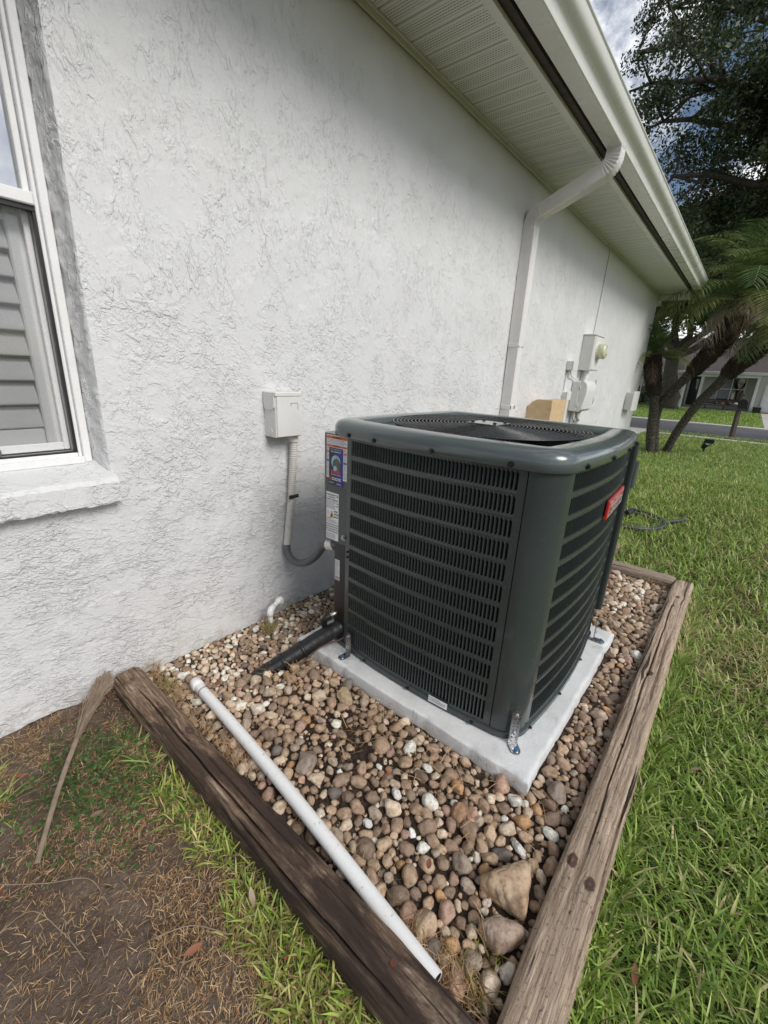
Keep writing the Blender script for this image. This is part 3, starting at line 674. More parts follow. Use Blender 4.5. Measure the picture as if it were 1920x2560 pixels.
for (sa_, sb_, cnt) in ((SX0, SX1, 49), (SY0, SY1, 58)):
    tb_ = cnt == 49; me = louver_mesh(sa_, sb_, PITCH, 0.0475, cnt, 0.41 if tb_ else 0.43, tab=tb_); me2 = louver_mesh(sa_, sb_, 0.0755, 0.070, cnt, 0.41 if tb_ else 0.43, tab=tb_)
    for r_ in range(11):
        o = add_obj('louver_row', me, None, AC); o.location = (0, 0, ZT0 - 0.0475 / 2 - PITCH * r_)
    zb = ZT0 + 0.00715 - PITCH * 11
    o = add_obj('louver_row', me2, None, AC); o.location = (0, 0, zb - 0.0755 / 2)
zlo = ZT0 + 0.00715 - PITCH * 11 - 0.0755
for (sa_, sb_) in ((SX0, SX1), (SY0, SY1)):
    skin_strip(sa_, sb_, ZT0 + 0.00715, 0.8715, 'panel_edge', 'ac_paint')
    if zlo > 0.1045: skin_strip(sa_, sb_, 0.1036, zlo, 'panel_edge', 'ac_paint')
s_seam0 = s_near(0.085, -0.4735); s_seam1 = s_near(0.085, -1.0695)
skin_strip(s_seam0 + 0.001, SX0, 0.1036, 0.8715, 'panel_edge', 'ac_paint'); skin_strip(SX1, s_seam1 - 0.001, 0.1036, 0.8715, 'panel_edge', 'ac_paint')
skin_strip(s_seam1 + 0.0016, SY0, 0.1036, 0.8715, 'corner_panel', 'ac_paint', 0.006)
skin_strip(SY1, SY1 + 0.13, 0.1036, 0.8715, 'corner_panel', 'ac_paint', 0.006)
skin_strip(SY1 + 0.131, CUM[-1] - 0.10, 0.1036, 0.8715, 'rear_panel', 'ac_paint', 0.02)
# electrical cover with the stickers, valve panel below it
def rbox(lo, hi, rad, name, mat, parent, seg=6, corners=(1, 1, 1, 1)):
    (x0, y0, z0), (x1, y1, z1) = lo, hi; poly = []
    for (cx, cy, a0, on) in ((x1 - rad, y1 - rad, 0, corners[0]), (x0 + rad, y1 - rad, 90, corners[1]), (x0 + rad, y0 + rad, 180, corners[2]), (x1 - rad, y0 + rad, 270, corners[3])):
        if on: poly += [(cx + rad * math.cos(math.radians(a0 + 90 * k / seg)), cy + rad * math.sin(math.radians(a0 + 90 * k / seg))) for k in range(seg + 1)]
        else: poly.append((cx + rad * (1 if a0 in (0, 270) else -1), cy + rad * (1 if a0 in (0, 90) else -1)))
    o = MB().prism(poly, 2, z0, z1).build(name, mat, parent); fixn(o); sharp(o.data, 30); return o
rbox((0.0835, -0.4725, 0.492), (0.28, -0.352, 0.8715), 0.02, 'electrical_cover', 'ac_paint', AC, corners=(0, 1, 0, 0))
rbox((0.088, -0.4725, 0.1036), (0.28, -0.408, 0.4915), 0.008, 'valve_panel', 'ac_black', AC, corners=(0, 1, 0, 0))
# top cover
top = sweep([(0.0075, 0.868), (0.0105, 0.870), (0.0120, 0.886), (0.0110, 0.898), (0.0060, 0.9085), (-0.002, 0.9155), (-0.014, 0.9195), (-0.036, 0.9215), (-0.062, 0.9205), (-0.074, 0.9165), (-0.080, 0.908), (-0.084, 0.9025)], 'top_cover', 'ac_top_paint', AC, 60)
# deck between the rounded square well and the round fan opening
n_in = outline(-0.084); V = [(x, y, 0.9026) for x, y in n_in]; RF = 0.318
for x, y in n_in:
    a = math.atan2(y - CY, x - CX); V.append((CX + RF * math.cos(a), CY + RF * math.sin(a), 0.8985))
for x, y in n_in:
    a = math.atan2(y - CY, x - CX); V.append((CX + RF * math.cos(a), CY + RF * math.sin(a), 0.80))
n = len(n_in); dk = MB().add(V, [(i, (i + 1) % n, n + (i + 1) % n, n + i) for i in range(n)] + [(n + i, n + (i + 1) % n, 2 * n + (i + 1) % n, 2 * n + i) for i in range(n)]).build('fan_deck', 'ac_black', AC); fixn(dk)
MB().cyl((CX, CY, 0.62), (CX, CY, 0.64), 0.36, 40).build('well_floor', 'coil', AC)
# wire guard: each ring a sub-part
gd = MB()
for k in range(6):
    a = k * math.pi / 3 + 0.3
    gd.tube([(CX + rr * math.cos(a), CY + rr * math.sin(a), 0.9125 - 0.0 + 0.004 * (1 - (rr / 0.33) ** 2)) for rr in (0.05, 0.14, 0.23, 0.325)], 0.0026, 6)
guard = gd.build('fan_guard', 'guard_wire', AC, smooth=True)
nr = 23
for k in range(nr):
    rr = 0.052 + (0.327 - 0.052) * k / (nr - 1); zz = 0.9165 + 0.004 * (1 - (rr / 0.33) ** 2); q = 72; sn = 6; wr = 0.0022
    V = []
    for i in range(q):
        a = 2 * math.pi * i / q
        for j in range(sn):
            t = 2 * math.pi * j / sn; V.append((CX + (rr + wr * math.cos(t)) * math.cos(a), CY + (rr + wr * math.cos(t)) * math.sin(a), zz + wr * math.sin(t)))
    F = [(i * sn + j, ((i + 1) % q) * sn + j, ((i + 1) % q) * sn + (j + 1) % sn, i * sn + (j + 1) % sn) for i in range(q) for j in range(sn)]
    MB().add(V, F).build('guard_ring', 'guard_wire', guard, smooth=True)
MB().box((CX - 0.055, CY - 0.055, 0.9225), (CX + 0.055, CY + 0.055, 0.9255), 0.001).build('motor_plate', 'zinc', guard)
for dx, dy in ((-0.04, -0.04), (0.04, -0.04), (-0.04, 0.04), (0.04, 0.04)): MB().cyl((CX + dx, CY + dy, 0.9256), (CX + dx, CY + dy, 0.9315), 0.006, 6).build('motor_nut', 'ac_black', guard)
for a in (math.radians(250), math.radians(340), math.radians(70), math.radians(160)):
    c_, s_ = math.cos(a), math.sin(a)
    MB().tube([(CX + c_ * 0.30, CY + s_ * 0.30, 0.9125), (CX + c_ * 0.345, CY + s_ * 0.345, 0.909)], 0.005, 8).build('guard_clip', 'guard_wire', guard)
fan = MB().cyl((CX, CY, 0.80), (CX, CY, 0.86), 0.05, 20).build('fan', 'ac_black', AC)
for k in range(3):
    a0 = k * 2 * math.pi / 3; V = []
    for i in range(7):
        r_ = 0.045 + 0.25 * i / 6
        for j in range(6):
            t = a0 + (j - 2.5) * (0.16 + 0.10 * i / 6); V.append((CX + r_ * math.cos(t), CY + r_ * math.sin(t), 0.835 + 0.018 * (j - 2.5) * (0.6)))
    MB().add(V, [(i * 6 + j, i * 6 + j + 1, i * 6 + 7 + j, i * 6 + 6 + j) for i in range(6) for j in range(5)]).build('fan_blade', 'guard_wire', fan, smooth=True)
# screws on the lip and base
def screw(p, nrm, mat='ac_black', r=0.0052, parent=None, nm='screw'):
    n_ = Vector(nrm).normalized(); a = Vector(p)
    b = MB().cyl(a - n_ * 0.002, a + n_ * 0.0015, r * 1.5, 12); b.cyl(a + n_ * 0.0015, a + n_ * 0.0065, r, 6); return b.build(nm, mat, parent or AC)
for y in (-0.492, -0.61, -0.81, -1.03):
    s = s_near(0.085, y); p, nn = path_at(s); screw((p[0] + nn[0] * 0.0118, p[1] + nn[1] * 0.0118, 0.8785), (nn[0], nn[1], 0))
for x in (0.21, 0.40, 0.62, 0.80):
    s = s_near(x, -1.16); p, nn = path_at(s); screw((p[0] + nn[0] * 0.0118, p[1] + nn[1] * 0.0118, 0.8785), (nn[0], nn[1], 0))
for (x, y) in ((0.085, -0.60), (0.085, -0.79), (0.085, -1.02), (0.18, -1.15), (0.38, -1.16), (0.62, -1.16)):
    s = s_near(x, y); p, nn = path_at(s); screw((p[0] + nn[0] * 0.0062, p[1] + nn[1] * 0.0062, 0.0945), (nn[0], nn[1], 0), r=0.004)
screw((0.083, -0.462, 0.520), (-1, 0, 0), 'steel', 0.007)
for z in (0.475, 0.455): screw((0.083, -0.484, z), (-1, 0, 0), r=0.0035)
# hold-down brackets
def bracket(s, ztop, name='hold_down_bracket'):
    p, nn = path_at(s); tx = np.array([-nn[1], nn[0]]); b = MB()
    def P3(u, z, d): return (p[0] + tx[0] * u + nn[0] * d, p[1] + tx[1] * u + nn[1] * d, z)
    d0, d1 = 0.0185, 0.0205; w = 0.0135
    # straight strap with slots: two rails + rungs
    zs = np.linspace(0.088, ztop, 9)
    def bx(u0, u1, z0, z1, e0, e1): b.add([P3(u, z, d) for z in (z0, z1) for d in (e0, e1) for u in (u0, u1)], [(0, 2, 3, 1), (4, 5, 7, 6), (0, 1, 5, 4), (2, 6, 7, 3), (0, 4, 6, 2), (1, 3, 7, 5)])
    bx(-w, -w + 0.006, zs[0], ztop, d0, d1); bx(w - 0.006, w, zs[0], ztop, d0, d1); bx(-0.0028, 0.0028, zs[0], ztop, d0, d1)
    for k in range(9): bx(-w + 0.006, w - 0.006, zs[k] - 0.003, zs[k] + 0.004, d0 + 0.0003, d1 - 0.0003)
    q = [P3(w * math.cos(t), ztop + w * 0.9 * math.sin(t), d) for d in (d0, d1) for t in np.linspace(0, math.pi, 9)]
    b.add(q, [tuple(range(9)), tuple(range(17, 8, -1))] + [(i, i + 1, 10 + i, 9 + i) for i in range(8)])
    # foot
    q = []
    for z in (0.0835, 0.0865):
        q += [P3(-w, z, d1 - 0.001), P3(w, z, d1 - 0.001), P3(w, z, 0.046)] + [P3(w * math.cos(t), z, 0.046 + w * math.sin(t)) for t in np.linspace(0.2, math.pi - 0.2, 7)] + [P3(-w, z, 0.046)]
    k = len(q) // 2; b.add(q, [tuple(range(k)), tuple(range(2 * k - 1, k - 1, -1))] + [(i, (i + 1) % k, k + (i + 1) % k, k + i) for i in range(k)])
    o = b.build(name, 'steel', AC); fixn(o)
    c = P3(0, 0.0868, 0.046); MB().cyl(c, (c[0], c[1], c[2] + 0.0018), 0.0085, 16).build('washer', 'zinc', o)
    MB().cyl((c[0], c[1], c[2] + 0.002), (c[0], c[1], c[2] + 0.008), 0.0058, 6).build('bolt', 'blue_bolt', o)
    for z in (ztop - 0.004, 0.108 + 0.01): screw(P3(0, z, d1), (nn[0], nn[1], 0), 'zinc', 0.0045, o)
bracket(s_near(0.085, -0.523), 0.165); bracket(s_near(0.11, -1.128), 0.185); bracket(s_near(0.80, -1.148), 0.165)
# valve guard box at the far corner
rbox((0.866, -1.163, 0.19), (0.897, -1.10, 0.867), 0.010, 'corner_post', 'ac_paint', AC)
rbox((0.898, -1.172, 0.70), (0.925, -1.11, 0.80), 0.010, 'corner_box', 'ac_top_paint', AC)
# badge
sB = s_near(0.605, -1.168); pB, nB = path_at(sB); tB = Vector((-nB[1], nB[0], 0)); nB3 = Vector((nB[0], nB[1], 0))
def frame_obj(o, origin, right, up, nrm):
    mw = Matrix.Identity(4)
    for i in range(3): mw[i][0] = right[i]; mw[i][1] = up[i]; mw[i][2] = nrm[i]; mw[i][3] = origin[i]
    return mw
def text_mesh(s, size, ext=0.0002):
    cu = bpy.data.curves.new('t', 'FONT'); cu.body = s; cu.size = size; cu.extrude = ext; cu.align_x = 'CENTER'; cu.align_y = 'CENTER'; cu.resolution_u = 2
    ob = bpy.data.objects.new('t', cu); COL.objects.link(ob); dg = bpy.context.evaluated_depsgraph_get()
    me = bpy.data.meshes.new_from_object(ob.evaluated_get(dg)); bpy.data.objects.remove(ob); bpy.data.curves.remove(cu); me.name = 'lettering'; return me
def put(me, origin, right, up, mat, parent, name):
    right = Vector(right); up = Vector(up); nrm = right.cross(up); M = frame_obj(None, origin, right, up, nrm); me.transform(M)
    return add_obj(name, me, mat, parent)
bo = Vector((pB[0], pB[1], 0.708)) + nB3 * 0.002
rt = Vector((-nB[1], nB[0], 0)); UP = Vector((0, 0, 1))
def plate(u0, u1, v0, v1, th, slant=0.0, bev=0.003):
    b = MB()
    outer = [(u0 + slant * v0, v0), (u1 + slant * v0, v0), (u1 + slant * v1, v1), (u0 + slant * v1, v1)]
    cx_ = sum(p[0] for p in outer) / 4; cy_ = sum(p[1] for p in outer) / 4
    inner = [(x + (bev if x < cx_ else -bev), y + (bev if y < cy_ else -bev)) for x, y in outer]
    V = [(x, y, 0) for x, y in outer] + [(x, y, th * 0.7) for x, y in outer] + [(x, y, th) for x, y in inner]
    b.add(V, [(3, 2, 1, 0)] + [(i, (i + 1) % 4, 4 + (i + 1) % 4, 4 + i) for i in range(4)] + [(4 + i, 4 + (i + 1) % 4, 8 + (i + 1) % 4, 8 + i) for i in range(4)] + [(8, 9, 10, 11)])
    return mesh_from('plate', np.array(b.V), b.F)
bd = put(plate(-0.135, 0.135, -0.029, 0.029, 0.007, 0.10), bo, rt, UP, 'badge_red', AC, 'brand_badge')
for (u0, u1, v0, v1) in ((-0.120, 0.120, 0.0215, 0.0235), (-0.120, 0.120, -0.0235, -0.0215), (-0.120, -0.118, -0.0214, 0.0214), (0.118, 0.120, -0.0214, 0.0214)):
    put(plate(u0, u1, v0, v1, 0.0015, 0.10, 0.0004), bo + nB3 * 0.0068, rt, UP, 'badge_silver', bd, 'badge_line')
put(text_mesh('Goodman', 0.052, 0.0012), bo + nB3 * 0.0082, rt, UP, 'badge_silver', bd, 'lettering')
# stickers on the electrical cover (facing -X); u runs towards -Y
XS = 0.0833
def stick(u0, u1, z0, z1, mat, name, parent, lift=0.0004, th=0.0003):
    return MB().box((XS - lift - th, -u1, z0), (XS - lift, -u0, z1)).build(name, mat, parent)
def scribble(u0, u1, z0, z1, rows, mat, parent, lift, fill=0.9, seed=0):
    rd = random.Random(seed); b = MB(); dz = (z1 - z0) / rows
    for r_ in range(rows):
        u = u0
        while u < u0 + (u1 - u0) * rd.uniform(fill - 0.15, 1.0):
            w = rd.uniform(0.003, 0.010); e = min(u + w, u1)
            zc = z1 - dz * (r_ + 0.5); b.box((XS - lift - 0.0002, -e, zc - dz * 0.26), (XS - lift, -u, zc + dz * 0.26)); u = e + rd.uniform(0.0012, 0.002)
    return b.build('printed_text', mat, parent)
RY = Vector((0, -1, 0))
def words(s, size, u, z, mat, parent, lift=0.0011): return put(text_mesh(s, size, 0.00015), Vector((XS - lift, -u, z)), RY, UP, mat, parent, 'lettering')
w1 = stick(0.3745, 0.4715, 0.722, 0.868, 'sticker_white', 'warning_sticker', AC)
for z0, z1 in ((0.856, 0.8655), (0.829, 0.836)): stick(0.376, 0.470, z0, z1, 'sticker_orange', 'orange_bar', w1, 0.0008)
words('WARNING', 0.0085, 0.423, 0.8608, 'ink', w1, 0.0014); words('WARNING', 0.0065, 0.423, 0.8325, 'ink', w1, 0.0014)
scribble(0.378, 0.468, 0.8375, 0.855, 4, 'ink_grey', w1, 0.0008, 0.95, 1)
for z0, z1, mt in ((0.808, 0.814, 'sticker_orange'), (0.778, 0.784, 'sticker_blue')):
    for u0, u1 in ((0.376, 0.386), (0.455, 0.470)): stick(u0, u1, z0, z1, mt, 'colour_bar', w1, 0.0008)
for u0, u1 in ((0.376, 0.386), (0.456, 0.470)):
    scribble(u0, u1, 0.815, 0.828, 3, 'ink_grey', w1, 0.0008, 0.9, 2); scribble(u0, u1, 0.785, 0.807, 5, 'ink_grey', w1, 0.0008, 0.9, 3); scribble(u0, u1, 0.726, 0.777, 12, 'ink_grey', w1, 0.0008, 0.95, 4)
mg = stick(0.3875, 0.4255, 0.700, 0.827, 'magnet_dark', 'service_magnet', AC, 0.0009, 0.0006); stick(0.4256, 0.4535, 0.700, 0.827, 'magnet_blue', 'magnet_side', mg, 0.0009, 0.0006)
words('Call Us To Schedule Service Today', 0.0036, 0.4205, 0.8215, 'sticker_white', mg, 0.0019); words('863-738-0161', 0.0085, 0.4205, 0.8135, 'sticker_white', mg, 0.0019)
def disc(u, z, ru, rz, mat, parent, lift, a0=0, a1=360, nm='print_shape'):
    t = np.radians(np.linspace(a0, a1, 20)); V = [(XS - lift, -(u + ru * math.cos(q)), z + rz * math.sin(q)) for q in t]
    return MB().add(V, [tuple(range(len(V)))]).build(nm, mat, parent)
disc(0.4205, 0.779, 0.022, 0.024, 'sticker_sky', mg, 0.0018); disc(0.424, 0.770, 0.019, 0.022, 'sticker_green', mg, 0.0021); disc(0.418, 0.758, 0.009, 0.009, 'sticker_sky', mg, 0.0024)
stick(0.399, 0.444, 0.741, 0.752, 'sticker_red', 'print_shape', mg, 0.0020); scribble(0.399, 0.444, 0.733, 0.739, 2, 'sticker_sky', mg, 0.0020, 0.95, 5)
disc(0.393, 0.722, 0.0055, 0.0065, 'sticker_red', mg, 0.0018); scribble(0.402, 0.448, 0.716, 0.727, 2, 'sticker_white', mg, 0.0018, 0.9, 6); scribble(0.390, 0.410, 0.706, 0.709, 1, 'sticker_white', mg, 0.0018, 0.9, 7); scribble(0.425, 0.448, 0.704, 0.707, 1, 'sticker_white', mg, 0.0018, 0.9, 8)
w2 = stick(0.3745, 0.4355, 0.498, 0.671, 'sticker_white', 'refrigerant_sticker', AC)
for k, t_ in enumerate(('REFRIGERANT', 'TO SERVICE', 'CHARGE TUBING')): words(t_, 0.0072, 0.400, 0.662 - 0.0085 * k, 'ink', w2, 0.0011)
scribble(0.377, 0.422, 0.612, 0.640, 6, 'ink_grey', w2, 0.0008, 0.95, 9); stick(0.425, 0.4325, 0.656, 0.666, 'ink_grey', 'print_shape', w2, 0.0008); scribble(0.425, 0.434, 0.620, 0.650, 3, 'ink_grey', w2, 0.0008, 0.9, 10)
MB().add([(XS - 0.0009, -0.392, 0.580), (XS - 0.0009, -0.412, 0.580), (XS - 0.0009, -0.402, 0.606)], [(0, 1, 2)]).build('warning_triangle', 'ink', w2)
MB().add([(XS - 0.0012, -0.3938, 0.5812), (XS - 0.0012, -0.4102, 0.5812), (XS - 0.0012, -0.402, 0.6030)], [(0, 1, 2)]).build('warning_triangle', 'sticker_yellow', w2)
MB().add([(XS - 0.0015, -0.3985, 0.584), (XS - 0.0015, -0.4055, 0.584), (XS - 0.0015, -0.4065, 0.589), (XS - 0.0015, -0.4025, 0.597), (XS - 0.0015, -0.398, 0.589)], [tuple(range(5))]).build('flame_symbol', 'ink', w2)
MB().add([(XS - 0.0009, -0.377, 0.594), (XS - 0.0009, -0.383, 0.584), (XS - 0.0009, -0.389, 0.594), (XS - 0.0009, -0.383, 0.604)], [(0, 1, 2, 3)]).build('diamond_symbol', 'sticker_red', w2)
MB().add([(XS - 0.0012, -0.3785, 0.594), (XS - 0.0012, -0.383, 0.5865), (XS - 0.0012, -0.3875, 0.594), (XS - 0.0012, -0.383, 0.6015)], [(0, 1, 2, 3)]).build('diamond_symbol', 'sticker_white', w2)
stick(0.377, 0.400, 0.5755, 0.5785, 'sticker_orange', 'orange_bar', w2, 0.0008)
scribble(0.414, 0.434, 0.580, 0.610, 3, 'ink', w2, 0.0008, 0.95, 11)
scribble(0.377, 0.433, 0.560, 0.573, 3, 'ink_grey', w2, 0.0008, 0.95, 12)
for k, t_ in enumerate(('DEVICES WHICH MAY', 'INSTALLED IN THE', 'DEVICES LISTED FOR', 'IT INSTRUCTIONS')): words(t_, 0.0066, 0.404, 0.554 - 0.0085 * k, 'ink', w2, 0.0011)
scribble(0.377, 0.422, 0.501, 0.522, 6, 'ink_grey', w2, 0.0008, 0.95, 13)
XSo = XS; XS = 0.0878
w3 = stick(0.416, 0.440, 0.345, 0.425, 'sticker_white', 'rating_sticker', AC); scribble(0.4175, 0.4385, 0.362, 0.423, 15, 'ink_grey', w3, 0.0008, 0.85, 14); stick(0.418, 0.438, 0.348, 0.360, 'ink_grey', 'print_shape', w3, 0.0008)
XS = XSo
pL, nL = path_at(s_near(0.085, -0.905)); oL = Vector((pL[0], pL[1], 0.1035)) + Vector((nL[0], nL[1], 0)) * 0.0066
w4 = put(plate(-0.033, 0.033, -0.0115, 0.0115, 0.0006, 0, 0.0002), oL, Vector((-nL[1], nL[0], 0)), UP, 'sticker_white', AC, 'serial_sticker')
b = MB(); rd = random.Random(3)
for r_ in range(3):
    u = -0.029
    while u < (0.0 if r_ == 0 else 0.026): w = rd.uniform(0.003, 0.009); b.box((u, 0.005 - r_ * 0.0055, 0.0007), (u + w, 0.008 - r_ * 0.0055, 0.0009)); u += w + 0.0015
put(mesh_from('p', np.array(b.V), b.F), oL, Vector((-nL[1], nL[0], 0)), UP, 'ink_grey', w4, 'printed_text')

# ---------------------------------------------------------------- pad
nx = 70
def pad():
    X0, X1, Y0, Y1, Z1 = 0.0, 0.925, -1.225, -0.303, 0.083
    prof = [(0.0, -0.10), (0.0, 0.072), (0.0025, 0.079), (0.007, 0.082), (0.014, Z1)]
    per = []
    for k in range(nx): per.append((X0 + (X1 - X0) * k / nx, Y0, 0, -1))
    for k in range(nx): per.append((X1, Y0 + (Y1 - Y0) * k / nx, 1, 0))
    for k in range(nx): per.append((X1 - (X1 - X0) * k / nx, Y1, 0, 1))
    for k in range(nx): per.append((X0, Y1 - (Y1 - Y0) * k / nx, -1, 0))
    n = len(per); V = []
    for (ins, z) in prof:
        for i, (x, y, ax, ay) in enumerate(per):
            w = 0.004 * (float(vnoise(np.array(x * 22. + 3), np.array(y * 22.), 3)) - 0.5); cx_, cy_ = (X0 + X1) / 2, (Y0 + Y1) / 2
            fx = (x - cx_) / (X1 - X0) * 2; fy = (y - cy_) / (Y1 - Y0) * 2
            chip = 0.010 * max(0, float(vnoise(np.array(x * 31.), np.array(y * 31. + 7), 9)) - 0.72) * 3 if z > 0.06 else 0
            V.append((x - fx * (ins + chip) + w * abs(ax), y - fy * (ins + chip) + w * abs(ay), z - chip * 0.4))
    F = [(r_ * n + i, r_ * n + (i + 1) % n, (r_ + 1) * n + (i + 1) % n, (r_ + 1) * n + i) for r_ in range(len(prof) - 1) for i in range(n)] + [tuple((len(prof) - 1) * n + i for i in range(n))]
    o = MB().add(V, F).build('concrete_pad', 'concrete'); sharp(o.data, 35)
    return tag(o, 'light grey square concrete equipment pad under the condenser', 'pad')
pad()
# ================================================================ EDGING TIMBERS
def timber(name, length, w, h, mat, seed, label, loc, rotz, rot_x=0.0, round_=0.022, cracks=5, group=None, warp=0.004):
    nl, ns_ = max(30, int(length / 0.011)), 150
    sec = []
    for k in range(ns_):
        t = 2 * math.pi * (k + 0.5) / ns_; c_, s_ = math.cos(t), math.sin(t); p = 5.0
        f = (abs(c_) ** p + abs(s_) ** p) ** (-1 / p); sec.append((f * c_ * w / 2, f * s_ * h / 2, c_, s_))
    sec = np.array(sec); U = np.linspace(0, length, nl); rd = np.random.default_rng(seed)
    X = np.repeat(U[:, None], ns_, 1); Tn = np.linspace(0, 1, ns_, endpoint=False)[None, :].repeat(nl, 0)
    d = 0.006 * (fbm(X * 3, Tn * 9, 4, seed) - 0.5) * 2 + 0.0022 * (fbm(X * 4, Tn * 60, 3, seed + 5) - 0.5) * 2 + 0.0012 * (fbm(X * 60, Tn * 60, 3, seed + 9) - 0.5)
    for c in range(cracks):
        t0 = rd.uniform(0.08, 0.42); u0 = rd.uniform(-0.2, length * 0.8); ln = rd.uniform(0.3, 0.9) * max(length, 0.5) * 0.7
        tc_ = t0 + 0.02 * (fbm(X * 5, X * 0, 3, seed + 20 + c) - 0.5) * 2
        env = sstep(X, u0, u0 + 0.1) * (1 - sstep(X, u0 + ln - 0.15, u0 + ln))
        d = d - rd.uniform(0.008, 0.020) * env * np.exp(-((Tn - tc_) / rd.uniform(0.004, 0.010)) ** 2)
    if mat == 'timber_dark': d = d + 0.011 * np.exp(-((X - 0.40) / 0.07) ** 2 - ((Tn - 0.30) / 0.07) ** 2)
    end = np.minimum(X, length - X); d = d - 0.006 * np.exp(-(end / 0.006))
    Y = sec[None, :, 0] + d * sec[None, :, 2] + warp * np.sin(X * 2.3 + seed); Z = sec[None, :, 1] + d * sec[None, :, 3]
    V = np.stack([X + 0.004 * (fbm(Y * 60, Z * 60, 2, seed) - 0.5) * (np.minimum(X, length - X) < 0.001), Y, Z], -1).reshape(-1, 3)
    F = [(i * ns_ + j, i * ns_ + (j + 1) % ns_, (i + 1) * ns_ + (j + 1) % ns_, (i + 1) * ns_ + j) for i in range(nl - 1) for j in range(ns_)] + [tuple(range(ns_ - 1, -1, -1)), tuple((nl - 1) * ns_ + j for j in range(ns_))]
    me = mesh_from(name, V, F); o = add_obj(name, me, mat); fixn(o); sharp(me, 50)
    o.location = loc; o.rotation_euler = (rot_x, 0, rotz); return tag(o, label, 'timber', group)
lt = timber('edging_timber', 1.36, 0.088, 0.105, 'timber_dark', 11, 'dark weathered cracked edging timber running from the wall beside the white pipe', (-0.505, -0.045, 0.040), math.radians(-90.6), 0.06, cracks=9, warp=0.006)
rtb = timber('edging_timber', 2.36, 0.090, 0.105, 'timber_grey', 23, 'long grey brown edging timber with knots between gravel and right lawn', (-0.62, -1.395, 0.036), math.radians(0.2), -0.03, cracks=6)
bt = timber('edging_timber', 1.30, 0.085, 0.10, 'timber_back', 37, 'short grey edging timber closing the gravel bed behind the condenser', (1.735, -1.346, 0.034), math.radians(91.5), cracks=4)
lg = timber('log_stump', 0.20, 0.10, 0.11, 'timber_back', 41, 'short split weathered log piece lying in grass behind the condenser', (2.02, -0.97, 0.055), math.radians(48), cracks=12)
lg['category'] = 'log'
for o_, pts_ in ((lt, ((0.23, 0.0), (1.14, 0.012))), (rtb, ((0.40, -0.01),))):
    for (u, v) in pts_:
        c = MB().cyl((u, v, 0.046), (u, v, 0.0535), 0.0058, 10); c.build('nail', 'nail_rust', o_)

# ================================================================ PIPES AND WALL FITTINGS
pp = MB(); a_ = Vector((-0.370, -0.236, 0.052)); b_ = Vector((-0.469, -1.251, 0.072))
N_ = 40; pts_ = [a_.lerp(b_, k / N_) + Vector((0.006 * math.sin(k / N_ * 3.1), 0, 0.010 * math.sin(k / N_ * math.pi))) for k in range(N_ + 1)]
ro, ri = 0.0165, 0.0135
pipe = thing_w('pvc_pipe', 'long straight white plastic pipe lying across the gravel bed', 'pipe', (-0.41, -0.74, 0.03))
pp.tube(pts_, ro, 20, caps=False); body = pp.build('pipe_body', 'pvc', pipe, smooth=True)
inn = MB().tube(pts_[-6:], ri, 20, caps=False); inn.build('pipe_bore', 'dark_void', pipe, smooth=True)
d_e = (pts_[-1] - pts_[-2]).normalized(); MB().tube([pts_[-1] - d_e * 0.0006, pts_[-1] + d_e * 0.0006], [ro, ro], 20, caps=False).build('pipe_rim', 'pvc', pipe)
V = []
ux = d_e.cross(Vector((0, 0, 1))).normalized(); uy = ux.cross(d_e)
for rr in (ro, ri):
    for k in range(24): V.append(pts_[-1] + d_e * 0.0004 + (ux * math.cos(2 * math.pi * k / 24) + uy * math.sin(2 * math.pi * k / 24)) * rr)
MB().add(V, [(k, (k + 1) % 24, 24 + (k + 1) % 24, 24 + k) for k in range(24)]).build('cut_face', 'pvc', pipe)
el_ = [pts_[0] + Vector(v_) for v_ in ((-0.001, -0.018, 0.0), (0, 0, 0.0), (0.0015, 0.012, -0.001), (0.004, 0.020, -0.008), (0.006, 0.022, -0.022), (0.007, 0.022, -0.045))]
MB().tube(el_, [0.0185, 0.0188, 0.0185, 0.0182, 0.018, 0.018], 18).build('elbow', 'pvc', pipe, smooth=True)
cl = MB().tube([pts_[2] + Vector((0.0185 * math.cos(t), 0, 0.0185 * math.sin(t))) for t in np.linspace(-0.6, 3.6, 14)], 0.001, 5).build('wire_tie', 'cable_brown', pipe)
# drain stub
st_ = thing_w('drain_pipe', 'small bent white plastic drain pipe standing out of the gravel by wall', 'pipe', (0.028, -0.095, 0.0))
def bent(pts, r, seg=6):
    out = [Vector(pts[0])]
    for i in range(1, len(pts) - 1):
        p0, p, p1 = Vector(pts[i - 1]), Vector(pts[i]), Vector(pts[i + 1]); a = p + (p0 - p).normalized() * r; b = p + (p1 - p).normalized() * r
        for k in range(seg + 1): t = k / seg; out.append(a * (1 - t) ** 2 + p * 2 * t * (1 - t) + b * t * t)
    out.append(Vector(pts[-1])); return out
A0, A1, A2, A3 = (0.028, -0.098, -0.05), (0.036, -0.082, 0.094), (0.108, -0.060, 0.112), (0.112, -0.058, 0.072)
MB().tube(bent([A0, A1, A2, A3], 0.014), 0.0105, 14).build('pipe_body', 'pvc', st_, smooth=True)
for q0, q1 in ((A1, A2),):
    q0, q1 = Vector(q0), Vector(q1); d = (q1 - q0).normalized()
    MB().tube(bent([Vector((0.034, -0.085, 0.068)), q0, q0 + d * 0.026], 0.012), 0.0138, 14).build('elbow', 'pvc', st_, smooth=True)
    MB().tube(bent([q1 - d * 0.026, q1, Vector((0.1105, -0.059, 0.086))], 0.012), 0.0138, 14).build('elbow', 'pvc', st_, smooth=True)
